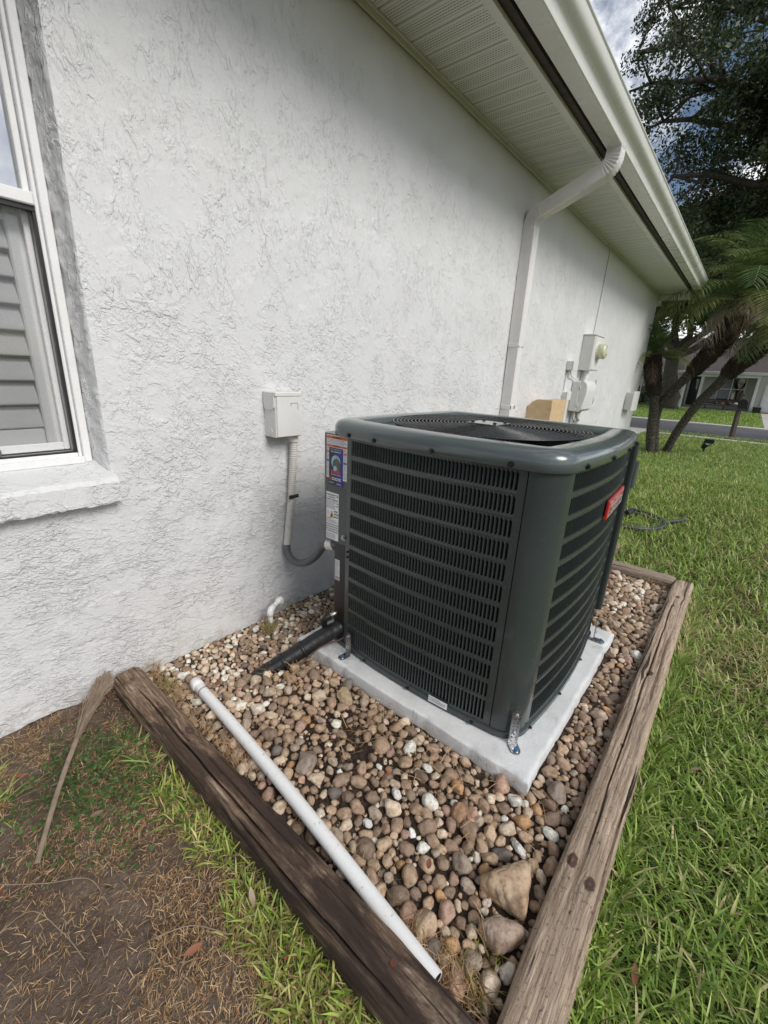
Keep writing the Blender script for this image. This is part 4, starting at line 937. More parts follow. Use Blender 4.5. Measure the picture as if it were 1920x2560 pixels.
# insulated refrigerant line with control cable
ln = thing_w('refrigerant_line', 'thick black insulated refrigerant pipe curving from condenser into the gravel', 'pipe', (-0.05, -0.37, 0.03))
lp = [(0.14, -0.448, 0.150), (0.108, -0.442, 0.148), (0.078, -0.430, 0.138), (0.045, -0.412, 0.122), (0.005, -0.393, 0.103), (-0.04, -0.376, 0.083), (-0.09, -0.357, 0.062), (-0.135, -0.340, 0.045), (-0.175, -0.326, 0.032), (-0.205, -0.316, 0.022), (-0.235, -0.306, 0.0)]
def smoothp(P, k=5):
    P = [Vector(p) for p in P]; out = []
    for i in range(len(P) - 1):
        p0, p1, p2, p3 = P[max(i - 1, 0)], P[i], P[i + 1], P[min(i + 2, len(P) - 1)]
        for j in range(k):
            t = j / k; out.append(0.5 * ((2 * p1) + (p2 - p0) * t + (2 * p0 - 5 * p1 + 4 * p2 - p3) * t * t + (3 * p1 - p0 - 3 * p2 + p3) * t ** 3))
    out.append(P[-1]); return out
sp_ = smoothp(lp); rad = [0.030 - 0.010 * max(0, (k / len(sp_) - 0.62)) / 0.38 + 0.0011 * math.sin(k * 1.9) * (1 if k < 14 else 0.5) for k in range(len(sp_))]
MB().tube(sp_, rad, 20).build('insulation', 'insulation', ln, smooth=True)
for k in (24, 31, 38):
    MB().tube(sp_[k:k + 2], [rad[k] + 0.0018] * 2, 20).build('tape_band', 'rubber_black', ln, smooth=True)
cb = [p + Vector((-0.004, -0.033 + 0.004 * math.sin(k * 0.4), -0.018 - 0.006 * math.sin(k * 0.25))) for k, p in enumerate(sp_)]
MB().tube(cb[3:], 0.0032, 7).build('control_cable', 'cable_brown', ln, smooth=True)
cb2 = [p + Vector((0.003, 0.028, 0.006)) for k, p in enumerate(sp_)]; MB().tube(cb2[10:], 0.003, 7).build('control_cable', 'cable_brown', ln, smooth=True)
MB().tube([(0.13, -0.428, 0.205), (0.088, -0.418, 0.200), (0.066, -0.412, 0.196)], [0.0075, 0.0075, 0.007], 12).build('liquid_line', 'zinc', ln, smooth=True)
MB().tube([(0.100, -0.424, 0.204), (0.089, -0.420, 0.203)], 0.0115, 6).build('flare_nut', 'brass', ln)
MB().tube(smoothp([(0.068, -0.412, 0.197), (0.052, -0.404, 0.188), (0.052, -0.398, 0.165), (0.06, -0.40, 0.13), (0.05, -0.40, 0.105)]), 0.012, 12).build('insulation', 'insulation', ln, smooth=True)
# disconnect box and whip
db = thing_w('disconnect_box', 'white painted electrical disconnect box mounted on the stucco wall', 'electrical box', (0.165, -0.035, 0.81))
o = MB().box((0.102, -0.074, 0.812), (0.222, 0.0, 0.966), 0.003).build('box_body', 'utility_paint', db)
MB().box((0.099, -0.0785, 0.966), (0.226, -0.001, 0.9825), 0.003).build('rain_hood', 'utility_paint', db)
MB().box((0.1055, -0.0785, 0.815), (0.2245, -0.0745, 0.9655), 0.0015).build('cover', 'utility_paint', db)
MB().prism([(-0.070, 0.968), (-0.006, 0.968), (-0.006, 0.926), (-0.016, 0.917), (-0.060, 0.917), (-0.070, 0.926)], 0, 0.0965, 0.1015).build('hinge_flap', 'utility_paint', db)
MB().cyl((0.1000, -0.038, 0.835), (0.1022, -0.038, 0.835), 0.013, 20).build('knockout', 'utility_paint', db)
b = MB(); b.box((0.168, -0.0793, 0.940), (0.205, -0.0787, 0.9425)); b.box((0.203, -0.0793, 0.918), (0.2055, -0.0787, 0.9398)); b.box((0.170, -0.0793, 0.930), (0.1725, -0.0787, 0.9398)); b.build('paint_chip', 'ink_grey', db)
wh = thing_w('conduit_whip', 'flexible conduit, painted beige above and bare grey below, from box to condenser', 'conduit', (0.2, -0.03, 0.27))
MB().cyl((0.2165, -0.034, 0.785), (0.2165, -0.034, 0.8118), 0.020, 20).build('connector', 'utility_paint', wh)
wp = smoothp([(0.2165, -0.034, 0.786), (0.215, -0.030, 0.70), (0.210, -0.027, 0.62), (0.203, -0.026, 0.54), (0.193, -0.025, 0.46), (0.182, -0.025, 0.38), (0.174, -0.026, 0.335)], 40)
rr_ = [0.0152 + (0.0011 if k % 4 in (0, 1) else -0.0006) * (1 if k < 190 else 0.2) for k in range(len(wp))]; MB().tube(wp, rr_, 14).build('painted_conduit', 'conduit_beige', wh, smooth=True)
wq = smoothp([(0.174, -0.026, 0.338), (0.172, -0.032, 0.300), (0.178, -0.055, 0.272), (0.180, -0.10, 0.272), (0.172, -0.17, 0.305), (0.155, -0.24, 0.362), (0.130, -0.30, 0.422), (0.108, -0.345, 0.452), (0.100, -0.372, 0.462)], 30)
rr_ = [0.0158 + (0.0009 if k % 4 in (0, 1) else -0.0005) * (1 if k > 120 else 0.15) for k in range(len(wq))]; MB().tube(wq, rr_, 14).build('bare_conduit', 'conduit_grey', wh, smooth=True)
MB().tube([(0.101, -0.366, 0.460), (0.103, -0.392, 0.468)], [0.0215, 0.0215], 18).build('connector', 'conduit_beige', wh)
MB().tube([(0.103, -0.390, 0.467), (0.112, -0.425, 0.482)], [0.0175, 0.0165], 18).build('connector', 'conduit_grey', wh)
MB().box((0.178, -0.0445, 0.545), (0.230, -0.0415, 0.562), 0.001).build('conduit_strap', 'steel', wh)
# utility cluster further along the wall
mt = thing_w('electric_meter', 'white painted electric meter box with round glass meter, above the utility boxes', 'meter', (4.03, -0.06, 1.17))
MB().box((3.885, -0.115, 1.18), (4.205, 0.0, 1.505), 0.004).build('box_body', 'utility_paint', mt)
MB().box((3.88, -0.122, 1.506), (4.21, 0.0, 1.520), 0.003).build('box_lid', 'utility_paint', mt)
MB().box((3.90, -0.119, 1.19), (4.19, -0.1155, 1.498), 0.001).build('cover', 'utility_paint', mt)
MB().cyl((4.045, -0.119, 1.365), (4.045, -0.128, 1.365), 0.085, 28).build('meter_ring', 'utility_paint', mt)
MB().tube([(4.045, -0.128, 1.365), (4.045, -0.185, 1.365), (4.045, -0.196, 1.365), (4.045, -0.200, 1.365)], [0.074, 0.071, 0.062, 0.05], 28).build('meter_glass', 'meter_glass', mt, smooth=True)
MB().box((4.0, -0.2025, 1.345), (4.09, -0.2005, 1.39)).build('meter_display', 'conduit_beige', mt)
MB().cyl((3.8835, -0.06, 1.235), (3.885, -0.06, 1.235), 0.028, 20).build('knockout', 'utility_paint', mt)
MB().cyl((4.03, -0.045, 0.0), (4.03, -0.045, 1.18), 0.028, 16).build('riser_pipe', 'utility_paint', mt)
sb = thing_w('junction_box', 'small white cable box on wall left of the meter box', 'utility box', (3.57, -0.03, 1.165))
MB().box((3.52, -0.062, 1.166), (3.66, 0.0, 1.252), 0.006).build('box_body', 'utility_paint', sb); MB().box((3.517, -0.068, 1.163), (3.663, -0.0622, 1.255), 0.004).build('cover', 'utility_paint', sb)
tb = thing_w('telecom_box', 'white plastic telephone utility box with bulging lid, below the meter', 'utility box', (3.94, -0.05, 0.77))
MB().box((3.785, -0.085, 0.775), (4.115, 0.0, 1.075), 0.010).build('box_body', 'utility_paint', tb)
pf = [(-0.086, 0.772), (-0.105, 0.776), (-0.128, 0.80), (-0.152, 0.96), (-0.150, 1.02), (-0.135, 1.055), (-0.105, 1.078), (-0.086, 1.08)]
c_ = MB().prism(pf, 0, 3.79, 4.12).build('lid', 'utility_paint', tb); sharp(c_.data, 35)
for z in (0.83, 1.0): MB().cyl((3.783, -0.088, z), (3.783, -0.088, z + 0.03), 0.007, 8).build('hinge', 'utility_paint', tb)
for k in range(4):
    x0 = 3.80 + 0.06 * k; MB().tube(smoothp([(x0, -0.05, 0.776), (x0 - 0.01, -0.06, 0.72), (x0 + 0.04, -0.07, 0.67), (x0 + 0.09, -0.05, 0.66), (x0 + 0.10, -0.02, 0.55)]), 0.005, 6).build('cable', 'conduit_beige' if k % 2 else 'conduit_grey', tb, smooth=True)
MB().cyl((3.90, -0.03, 0.0), (3.90, -0.03, 0.775), 0.022, 12).build('riser_pipe', 'utility_paint', tb)
s2 = thing_w('junction_box', 'smallest white cable box on wall, beside the bulging telephone box', 'utility box', (3.58, -0.02, 0.89))
MB().box((3.53, -0.048, 0.893), (3.645, 0.0, 0.968), 0.005).build('box_body', 'utility_paint', s2)
MB().box((3.527, -0.0535, 0.890), (3.648, -0.0483, 0.971), 0.003).build('cover', 'utility_paint', s2)
def cable(name, pts, r, mat, label): return tag(MB().tube(smoothp(pts, 8), r, 7).build(name, mat, smooth=True), label, 'cable')
cable('wall_cable', [(3.56, -0.03, 1.166), (3.545, -0.012, 1.12), (3.535, -0.010, 1.0), (3.54, -0.02, 0.972)], 0.005, 'utility_paint', 'thin painted cable between the two small cable boxes')
cable('wall_cable', [(3.58, -0.03, 1.166), (3.62, -0.03, 1.12), (3.75, -0.02, 1.10), (3.86, -0.03, 1.082)], 0.005, 'utility_paint', 'short looping cable from small box over to telephone box')
cable('wall_cable', [(4.22, -0.009, 2.34), (4.21, -0.009, 1.9), (4.19, -0.010, 1.522)], 0.006, 'utility_paint', 'thin painted cable running from the soffit down to the meter box')
cable('wall_cable', [(4.63, -0.009, 1.10), (4.64, -0.010, 0.95), (4.66, -0.010, 0.83), (4.60, -0.011, 0.79), (4.40, -0.011, 0.775), (4.28, -0.012, 0.74), (4.20, -0.014, 0.68), (4.16, -0.014, 0.50)], 0.007, 'utility_paint', 'painted cable bending along wall right of the telephone box')
pl = thing_w('access_panel', 'flat pale service panel standing off the far end of the wall', 'panel', (6.4, -0.06, 0.68))
MB().box((6.32, -0.12, 0.685), (6.70, -0.10, 0.965), 0.006).build('panel_face', 'utility_paint', pl); MB().box((6.36, -0.099, 0.70), (6.66, 0.0, 0.95), 0.004).build('panel_box', 'utility_paint', pl)
pb = thing_w('wooden_box', 'tan wooden box with rounded top standing against wall behind the condenser', 'box', (2.86, -0.1, 0.0))
pr = [(-0.205, 0.0), (-0.205, 0.915), (-0.10, 0.915)] + [(-0.10 + 0.10 * math.sin(t), 0.79 + 0.125 * math.cos(t)) for t in np.linspace(0, math.pi / 2, 9)] + [(0.0, 0.0)]
MB().prism(pr, 0, 2.70, 2.72).build('side_panel', 'ply', pb); MB().prism(pr, 0, 3.03, 3.05).build('side_panel', 'ply', pb)
MB().box((2.7205, -0.204, 0.0), (3.0295, -0.188, 0.9145)).build('front_panel', 'ply', pb)
c_ = MB().prism([(p[0] * 0.98, p[1] - 0.012) for p in pr[1:-1]] + [(p[0] * 0.98, p[1] - 0.002) for p in pr[1:-1]][::-1], 0, 2.7205, 3.0295).build('curved_top', 'ply', pb); fixn(c_)

# ================================================================ GRAVEL STONES
def ico(sub):
    t = (1 + 5 ** 0.5) / 2; V = [(-1, t, 0), (1, t, 0), (-1, -t, 0), (1, -t, 0), (0, -1, t), (0, 1, t), (0, -1, -t), (0, 1, -t), (t, 0, -1), (t, 0, 1), (-t, 0, -1), (-t, 0, 1)]
    F = [(0, 11, 5), (0, 5, 1), (0, 1, 7), (0, 7, 10), (0, 10, 11), (1, 5, 9), (5, 11, 4), (11, 10, 2), (10, 7, 6), (7, 1, 8), (3, 9, 4), (3, 4, 2), (3, 2, 6), (3, 6, 8), (3, 8, 9), (4, 9, 5), (2, 4, 11), (6, 2, 10), (8, 6, 7), (9, 8, 1)]
    V = [np.array(v) / np.linalg.norm(v) for v in V]
    for _ in range(sub):
        mid = {}; NF = []
        def md(a, b):
            k = (min(a, b), max(a, b))
            if k not in mid: p = V[a] + V[b]; V.append(p / np.linalg.norm(p)); mid[k] = len(V) - 1
            return mid[k]
        for a, b, c in F:
            x, y, z = md(a, b), md(b, c), md(c, a); NF += [(a, x, z), (b, y, x), (c, z, y), (x, y, z)]
        F = NF
    return np.array(V), np.array(F)
ICV, ICF = ico(2); ICV4, ICF4 = ico(4)
def stone_shape(seed, V, ang=0.0):
    r = np.random.default_rng(seed); P = V.copy()
    for _ in range(int(3 + ang * 9)):                       # shave facets, then round
        d = r.normal(size=3); d /= np.linalg.norm(d); c = r.uniform(0.62, 0.9) - 0.12 * ang; t = P @ d - c
        P = P - np.where(t > 0, t * (0.75 + 0.2 * ang), 0)[:, None] * d
    for f, a in ((1.6, 0.16), (3.1, 0.06)):
        o = r.uniform(0, 9, 3); q = V * f + o; P = P * (1 + a * np.sin(q[:, 0] * 2 + np.cos(q[:, 1] * 2)) * np.cos(q[:, 2] * 2 + o[0]))[:, None]
    return P / np.abs(P).max(0) * np.array([1.0, r.uniform(0.68, 0.92), r.uniform(0.52, 0.76)])
SHAPES = [stone_shape(s, ICV) for s in range(24)]
def soil_z(x, y): return 0.010 + 0.026 * sstep(-np.asarray(y), 0.08, 0.55) + 0.016 * (fbm(np.asarray(x) * 5, np.asarray(y) * 5, 5, 5, 0.55) - 0.5) * 2
PALETTE = [((0.74, 0.71, 0.67), 'white'), ((0.58, 0.51, 0.43), 'cream'), ((0.42, 0.33, 0.25), 'tan'), ((0.31, 0.235, 0.18), 'brown'), ((0.22, 0.17, 0.135), 'dark brown'), ((0.36, 0.315, 0.275), 'grey'), ((0.42, 0.27, 0.15), 'ochre'), ((0.38, 0.27, 0.225), 'pinkish'), ((0.15, 0.145, 0.145), 'slate grey')]
def pick_col(x, y, rd):
    whiteness = 0.62 * (1 - min(1, abs(y) / 0.42)) + (0.42 if x > 1.15 else 0) + 0.30 * max(0, 1 - math.hypot(x + 0.25, y + 1.15) / 0.28)
    if -0.42 < x < -0.2 and y > -0.5: whiteness += 0.22
    u = rd.random()
    if u < 0.055 + 0.50 * whiteness: return PALETTE[0] if rd.random() < 0.45 + 0.25 * whiteness else PALETTE[1]
    w = [0, 0.12, 0.22, 0.27, 0.20, 0.08, 0.025, 0.08, 0.015]; return PALETTE[rd.choices(range(9), w)[0]]
PALETTE = [((c[0] * 1.22, c[1] * 1.14, c[2] * 1.03), n_) for c, n_ in PALETTE]
rd = random.Random(5); stones = []; cell = {}
def free(x, y, r, f):
    ix, iy = int(x // 0.03), int(y // 0.03)
    for a in range(-2, 3):
        for b in range(-2, 3):
            for (px, py, pr_) in cell.get((ix + a, iy + b), ()):
                if (px - x) ** 2 + (py - y) ** 2 < (f * (pr_ + r)) ** 2: return False
    return True
def in_bed(x, y, r):
    if not (-0.455 + r * 0.6 < x < 1.69 - r * 0.6 and -1.349 + r * 0.45 < y < -0.006 - r * 0.5): return False
    if -0.003 - r * 0.6 < x < 0.928 + r * 0.6 and -1.228 - r * 0.6 < y < -0.300 + r * 0.6: return False
    return True
BIG = [(-0.232, -1.287, 0.068, 0.054, 0.034, 2.75, (0.50, 0.37, 0.25), 'large triangular tan rock lying beside the right timber'), (-0.322, -1.302, 0.050, 0.030, 0.026, 2.3, (0.37, 0.28, 0.215), 'smaller brown wedge shaped rock next to the large triangular rock'),
       (-0.156, -1.116, 0.027, 0.021, 0.018, 0.3, (0.34, 0.205, 0.115), 'orange brown stone on the gravel below the concrete pad corner'), (-0.222, -0.970, 0.017, 0.011, 0.011, 1.2, (0.74, 0.73, 0.71), 'clean white pill shaped stone in front of the concrete pad'),
       (-0.071, -0.632, 0.033, 0.025, 0.024, 1.3, (0.42, 0.33, 0.21), 'ochre egg shaped stone leaning near the concrete pad edge'), (-0.325, -0.737, 0.036, 0.027, 0.022, 0.4, (0.29, 0.23, 0.19), 'broad flat brown stone touching the white pipe'),
       (-0.134, -1.264, 0.024, 0.012, 0.012, 1.0, (0.74, 0.73, 0.71), 'elongated bright white stone above the large triangular rock'), (0.055, -1.288, 0.031, 0.026, 0.018, 0.2, (0.28, 0.23, 0.185), 'large oval brown stone between concrete pad corner and right timber'), (-0.325, -0.962, 0.015, 0.010, 0.010, 1.4, (0.74, 0.73, 0.71), 'white oval stone just right of the white pipe')]
for (x, y, a, b, c, rz, col, lab) in BIG:
    cell.setdefault((int(x // 0.03), int(y // 0.03)), []).append((x, y, max(a, b) * 0.8))
for (rmin, rmax, tries, f) in ((0.018, 0.025, 900, 0.88), (0.012, 0.019, 16000, 0.80), (0.008, 0.013, 34000, 0.76), (0.005, 0.008, 24000, 0.76)):
    for _ in range(tries):
        x = rd.uniform(-0.45, 1.70); y = rd.uniform(-1.35, -0.01); r = rd.uniform(rmin, rmax) * (0.80 if y > -0.30 else 1.0)
        if x > 1.0 and rmax < 0.009: continue
        if not in_bed(x, y, r): continue
        dirt = float(fbm(np.array(x * 4.5 + 2), np.array(y * 4.5), 3, 77)); centre = math.exp(-(((x + 0.17) / 0.16) ** 2 + ((y + 0.80) / 0.16) ** 2))
        edge = 0.6 if x < -0.41 else 0
        if rd.random() < (0.62 * centre + (0.35 if dirt > 0.60 else 0) + 0.45 * edge): continue
        if free(x, y, r, f): cell.setdefault((int(x // 0.03), int(y // 0.03)), []).append((x, y, r)); stones.append((x, y, r))
SZ = soil_z(np.array([s[0] for s in stones]), np.array([s[1] for s in stones]))
def rotm(r, tilt):
    a, b, c = r.uniform(-tilt, tilt), r.uniform(-tilt, tilt), r.uniform(0, 2 * math.pi)
    return np.array(Matrix.Rotation(c, 3, 'Z') @ Matrix.Rotation(a, 3, 'X') @ Matrix.Rotation(b, 3, 'Y'))
view = []
for k, (x, y, r) in enumerate(stones):
    c = R @ (np.array([x, y, 0.02]) - CAM); u, v = 960 + 1070 * c[0] / c[2], 1280 + 1070 * c[1] / c[2]
    vis = 0 < u < 1920 and 0 < v < 2560 and c[2] > 0
    hid = -0.02 < x < 1.4 and y > -0.95 and x > 0.1 + 0
    view.append((r / c[2] if vis and not hid else 0, k))
chosen = set(k for s, k in sorted(view, reverse=True)[:290])
SME = []
for s, P in enumerate(SHAPES):
    me = mesh_from('stone', P, ICF, True); me.materials.append(MATS['stone_obj']); SME.append(me)
def zone_name(x, y):
    if x > 0.95: return 'in the gravel behind the condenser, near the short timber'
    if y < -1.24 and x > 0.0: return 'in the gravel strip between concrete pad and right timber'
    if y > -0.30: return 'in the gravel along the stucco wall'
    if x < -0.36 - 0.06 * (-y - 0.2): return 'in the gravel between white pipe and dark timber'
    if y < -1.05: return 'in the gravel corner where the two timbers meet' if x < -0.2 else 'in gravel below the pad corner, above the large rock'
    if y > -0.55: return 'in the gravel around the black pipe end' if x < -0.12 else 'in gravel beside the left pad corner'
    if x > -0.12: return 'in the gravel touching the pad edge'
    if y < -0.85: return 'in the gravel midway between white pipe and pad corner'
    return 'in the gravel between white pipe and concrete pad'
VS = []; FS = []; CS = []; nv = 0
for k, (x, y, r) in enumerate(stones):
    col, cn_ = pick_col(x, y, rd); j = rd.uniform(0.8, 1.15); col = tuple(min(0.82, c * j) for c in col)
    sh = rd.randrange(24); scl = r * rd.uniform(1.0, 1.22); z = float(SZ[k]) + scl * rd.uniform(0.10, 0.40)
    M3 = rotm(rd, 0.5)
    if k in chosen:
        o = bpy.data.objects.new('river_stone', SME[sh]); COL.objects.link(o); o.location = (x, y, z); o.scale = (scl, scl, scl)
        o.rotation_euler = Matrix(M3.tolist()).to_euler(); o.color = (*col, 1)
        zn = zone_name(x, y); szn = 'large' if r > 0.0185 else ('medium' if r > 0.0145 else 'small'); tag(o, '%s %s river stone %s' % (szn, cn_, zn), 'stone', '%s %s river stones %s' % (szn, cn_, zn))
    else:
        P = (SHAPES[sh] * scl) @ M3.T + np.array([x, y, z]); VS.append(P); FS.append(ICF + nv); nv += len(P); CS.append(np.tile(col, (len(P), 1)))
gv = add_obj('gravel', mesh_from('gravel', np.concatenate(VS), np.concatenate(FS), True, np.concatenate(CS)), 'stone_attr'); tag(gv, 'mixed white, tan and brown river gravel filling the timber edged bed', 'gravel', kind='stuff')
V0, F0 = ico(0); rr_c = np.random.default_rng(9); VS = []; FS = []; nv = 0
for q in range(7000):
    if q % 3: x, y = -0.17 + rr_c.normal(0, 0.13), -0.80 + rr_c.normal(0, 0.16)
    else: x, y = rr_c.uniform(-0.44, 1.68), rr_c.uniform(-1.33, -0.05)
    if not in_bed(x, y, 0.003): continue
    rad_ = rr_c.uniform(0.0012, 0.0042) if q % 9 else rr_c.uniform(0.004, 0.008); P = V0 * rad_ * rr_c.uniform(0.6, 1.3, (12, 1)) + np.array([x, y, float(soil_z(x, y)) + rr_c.uniform(-0.003, 0.005)]); VS.append(P); FS.append(F0 + nv); nv += 12
cr_ = add_obj('soil_crumbs', mesh_from('soil_crumbs', np.concatenate(VS), np.concatenate(FS)), 'soil_bed'); tag(cr_, 'dark crumbly soil lumps between the stones of the gravel bed', 'soil', kind='stuff')
for k, (x, y, a, b, c, rz, col, lab) in enumerate(BIG):
    if k < 2:
        D = ICV4; th = np.arctan2(D[:, 1], D[:, 0]); ks = (0.35, 2.35, 4.55) if k == 0 else (0.5, 2.0, 4.2, 5.2)
        rr = sum(np.maximum(0, np.cos(th - q)) ** 9 for q in ks) ** (-1 / 9.0); rr = np.minimum(rr, 1.7); flat_ = np.sqrt(D[:, 0] ** 2 + D[:, 1] ** 2) ** 0.75
        P = np.stack([np.cos(th) * rr * flat_, np.sin(th) * rr * flat_, np.sign(D[:, 2]) * np.abs(D[:, 2]) ** 0.8], 1); P = P / np.abs(P).max(0)
        bmp = 0.10 * (fbm(D[:, 0] * 2.2 + 5 + k, D[:, 1] * 2.2 + D[:, 2] * 1.7, 4, 60 + k) - 0.5) * 2 + 0.05 * (fbm(D[:, 0] * 7 + D[:, 2] * 5, D[:, 1] * 7, 3, 64 + k) - 0.5) * 2
        P = P * (1 + bmp)[:, None] * np.array([a, b, c])
    else:
        P = stone_shape(100 + k, ICV4, 0.2); P = P / np.abs(P).max(0) * np.array([a, b, c])
    P = P / a; me = mesh_from('rock', P, ICF4, True); me.materials.append(MATS['stone_obj'])
    o = bpy.data.objects.new('rock' if k < 2 else 'river_stone', me); COL.objects.link(o); o.scale = (a, a, a); o.location = (x, y, float(soil_z(x, y)) + c * 0.62); o.rotation_euler = (0.12, -0.1, rz); o.color = (*col, 1); tag(o, lab, 'rock' if k < 2 else 'stone')
# ================================================================ GRASS AND LITTER
def blades(P, L, W, lean_lo, lean_hi, cols, name, mat, label, seed, cat='grass', curl=0.5, heading=None, seg=3, top=True, kind='stuff'):
    r = np.random.default_rng(seed); n = len(P); az = r.uniform(0, 2 * np.pi, n) if heading is None else heading
    lean = r.uniform(lean_lo, lean_hi, n); d = np.stack([np.cos(az), np.sin(az)], 1); sd_ = np.stack([-np.sin(az), np.cos(az)], 1)
    tw = r.uniform(-0.9, 0.9, n); V = np.zeros((n, 2 * seg + 1, 3), np.float32); C = np.zeros((n, 2 * seg + 1, 3), np.float32)
    x = np.zeros(n); z = np.zeros(n); ang = lean.copy(); st = L / seg
    for k in range(seg + 1):
        w = W * (1.0 - 0.25 * k / seg) * (0.7 if k == 0 else 1)
        px = P[:, 0] + d[:, 0] * x; py = P[:, 1] + d[:, 1] * x; pz = P[:, 2] + np.maximum(z, -0.002 * k)
        cc = cols * (0.86 + 0.2 * k / seg)
        if k < seg:
            for j, sg in enumerate((-1, 1)):
                V[:, 2 * k + j, 0] = px + sg * sd_[:, 0] * w / 2 * np.cos(tw); V[:, 2 * k + j, 1] = py + sg * sd_[:, 1] * w / 2 * np.cos(tw); V[:, 2 * k + j, 2] = pz + sg * w / 2 * np.sin(tw) * 0.7
                C[:, 2 * k + j] = cols
        else:
            V[:, 2 * seg] = np.stack([px, py, pz], 1); C[:, 2 * seg] = cols
        x = x + st * np.sin(ang); z = z + st * np.cos(ang); ang = np.minimum(ang + curl * r.uniform(0.2, 1.0, n), 1.75)
    base = np.arange(n)[:, None] * (2 * seg + 1); tris = []
    for k in range(seg - 1): tris += [[2 * k, 2 * k + 1, 2 * k + 3], [2 * k, 2 * k + 3, 2 * k + 2]]
    tris.append([2 * seg - 2, 2 * seg - 1, 2 * seg])
    F = (base[:, None, :] + np.array(tris)[None]).reshape(-1, 3)
    o = add_obj(name, mesh_from(name, V.reshape(-1, 3), F, True, C.reshape(-1, 3)), mat)
    if top: tag(o, label, cat, kind=kind)
    return o
GREENS = np.array([(0.185, 0.28, 0.05), (0.25, 0.35, 0.07), (0.33, 0.41, 0.11), (0.14, 0.225, 0.055), (0.42, 0.44, 0.17), (0.52, 0.43, 0.24)])
def gcols(n, r, w, P=None):
    k = r.choice(6, n, p=w)
    if P is not None:
        dry = sstep(fbm(P[:, 0] * 2.6, P[:, 1] * 2.6, 4, 155), 0.50, 0.66); k = np.where(r.random(n) < np.where(P[:, 0] < 1.6, 0.45, 0.14) * dry, r.choice([4, 5, 5], n), k)
    return GREENS[k] * np.array([0.96, 1.0, 0.95]) * r.uniform(0.8, 1.4, (n, 1))
def scatter(n, x0, x1, y0, y1, r, keep):
    P = np.stack([r.uniform(x0, x1, n), r.uniform(y0, y1, n), np.zeros(n)], 1); return P[keep(P[:, 0], P[:, 1])]
r_ = np.random.default_rng(3)
WL = np.array([0.22, 0.25, 0.21, 0.13, 0.11, 0.08])
def thin(x, y, lo=0.30, p=0.5): return (fbm(x * 3.0, y * 3.0, 3, 55) > lo) | (r_.random(len(x)) < p)
near = scatter(26000, -0.62, 1.5, -2.25, -1.436, r_, lambda x, y: thin(x, y, 0.42, 0.45))
n = len(near)
blades(near, r_.uniform(0.022, 0.085, n) , r_.uniform(0.0020, 0.0068, n), 0.15, 1.35, gcols(n, r_, WL, near), 'lawn_grass', 'grass', 'green broad bladed lawn grass right of the long timber', 1)
edge = scatter(2600, -0.55, 1.8, -1.475, -1.438, r_, lambda x, y: x > -9); n = len(edge)
blades(edge, r_.uniform(0.05, 0.10, n), r_.uniform(0.003, 0.006, n), 0.05, 0.8, gcols(n, r_, WL, edge), 'edge_grass', 'grass', 'longer grass growing up against the outer side of the long timber', 2)
mid = scatter(60000, 1.5, 5.5, -3.4, -0.02, r_, lambda x, y: ((x > 1.79) | (y < -1.44)) & thin(x, y, 0.40, 0.6)); n = len(mid)
blades(mid, r_.uniform(0.035, 0.085, n), r_.uniform(0.0035, 0.0085, n), 0.1, 1.1, gcols(n, r_, WL, mid), 'lawn_grass', 'grass', 'green lawn grass beyond the gravel bed and condenser', 3)
far = scatter(52000, 5.5, 11.64, -5.0, 1.2, r_, lambda x, y: ((x < 10.8) | (x > 11.08)) & ((y < 0.33) | (x < 7.43)) & ~((x > 5) & (x < 7.16) & (y > -0.02))); n = len(far)
blades(far, r_.uniform(0.035, 0.075, n), r_.uniform(0.008, 0.016, n), 0.1, 0.9, gcols(n, r_, WL, far) * 0.95, 'lawn_grass', 'grass', 'lawn grass around the palm trunks up to the street', 4, seg=2)
far2 = scatter(42000, 15.47, 25.6, -6.5, 8.0, r_, lambda x, y: (y > -1.85) | (x < 0)); n = len(far2)
blades(far2, r_.uniform(0.05, 0.10, n), r_.uniform(0.02, 0.045, n), 0.1, 0.9, gcols(n, r_, np.array([0.3, 0.36, 0.2, 0.1, 0.04, 0.0])), 'far_lawn_grass', 'grass', 'sunlit green lawn across the street before the far house', 5, seg=2)
# under-layer for the far lawns so the soil does not show through
for (nm, lo, hi) in (('near_lawn', (5.5, -8, -0.003), (10.82, 0.34, 0.012)), ('far_lawn', (15.46, -1.89, -0.003), (26.3, 12, 0.02))):
    tag(MB().box(lo, hi).build(nm, 'lawn_green'), kind='structure')
# left side: dry ground with straw, clover and grass
leftgrass = scatter(6500, -0.85, -0.545, -1.40, -0.45, r_, lambda x, y: (x > -0.575 - 0.20 * fbm(y * 7, y * 0 + 2, 3, 12) * (0.5 + 0.6 * (y < -0.85))) & (y < -0.50 + 0.1 * r_.random(len(x)))); n = len(leftgrass); leftgrass[:, 2] = 0.008
blades(leftgrass, r_.uniform(0.022, 0.065, n), r_.uniform(0.0025, 0.0055, n), 0.15, 1.2, gcols(n, r_, np.array([0.16, 0.2, 0.25, 0.1, 0.2, 0.09])) * np.array([1.15, 1.05, 1.0]), 'verge_grass', 'grass', 'strip of yellow green grass along the dark timber', 6)
tuft = np.concatenate([np.stack([r_.normal(cx_, 0.018, m_), r_.normal(cy_, 0.018, m_), np.full(m_, 0.008)], 1) for cx_, cy_, m_ in ((-0.985, -0.22, 60), (-0.93, -0.14, 45), (-0.60, -0.30, 22), (-0.58, -0.40, 30), (-0.90, -0.26, 30))]); n = len(tuft)
blades(tuft, r_.uniform(0.04, 0.13, n), r_.uniform(0.003, 0.006, n), 0.5, 1.4, gcols(n, r_, np.array([0.1, 0.2, 0.35, 0.05, 0.2, 0.1])), 'weed_tuft', 'grass', 'loose grass tufts at the left edge of the bare ground', 7)
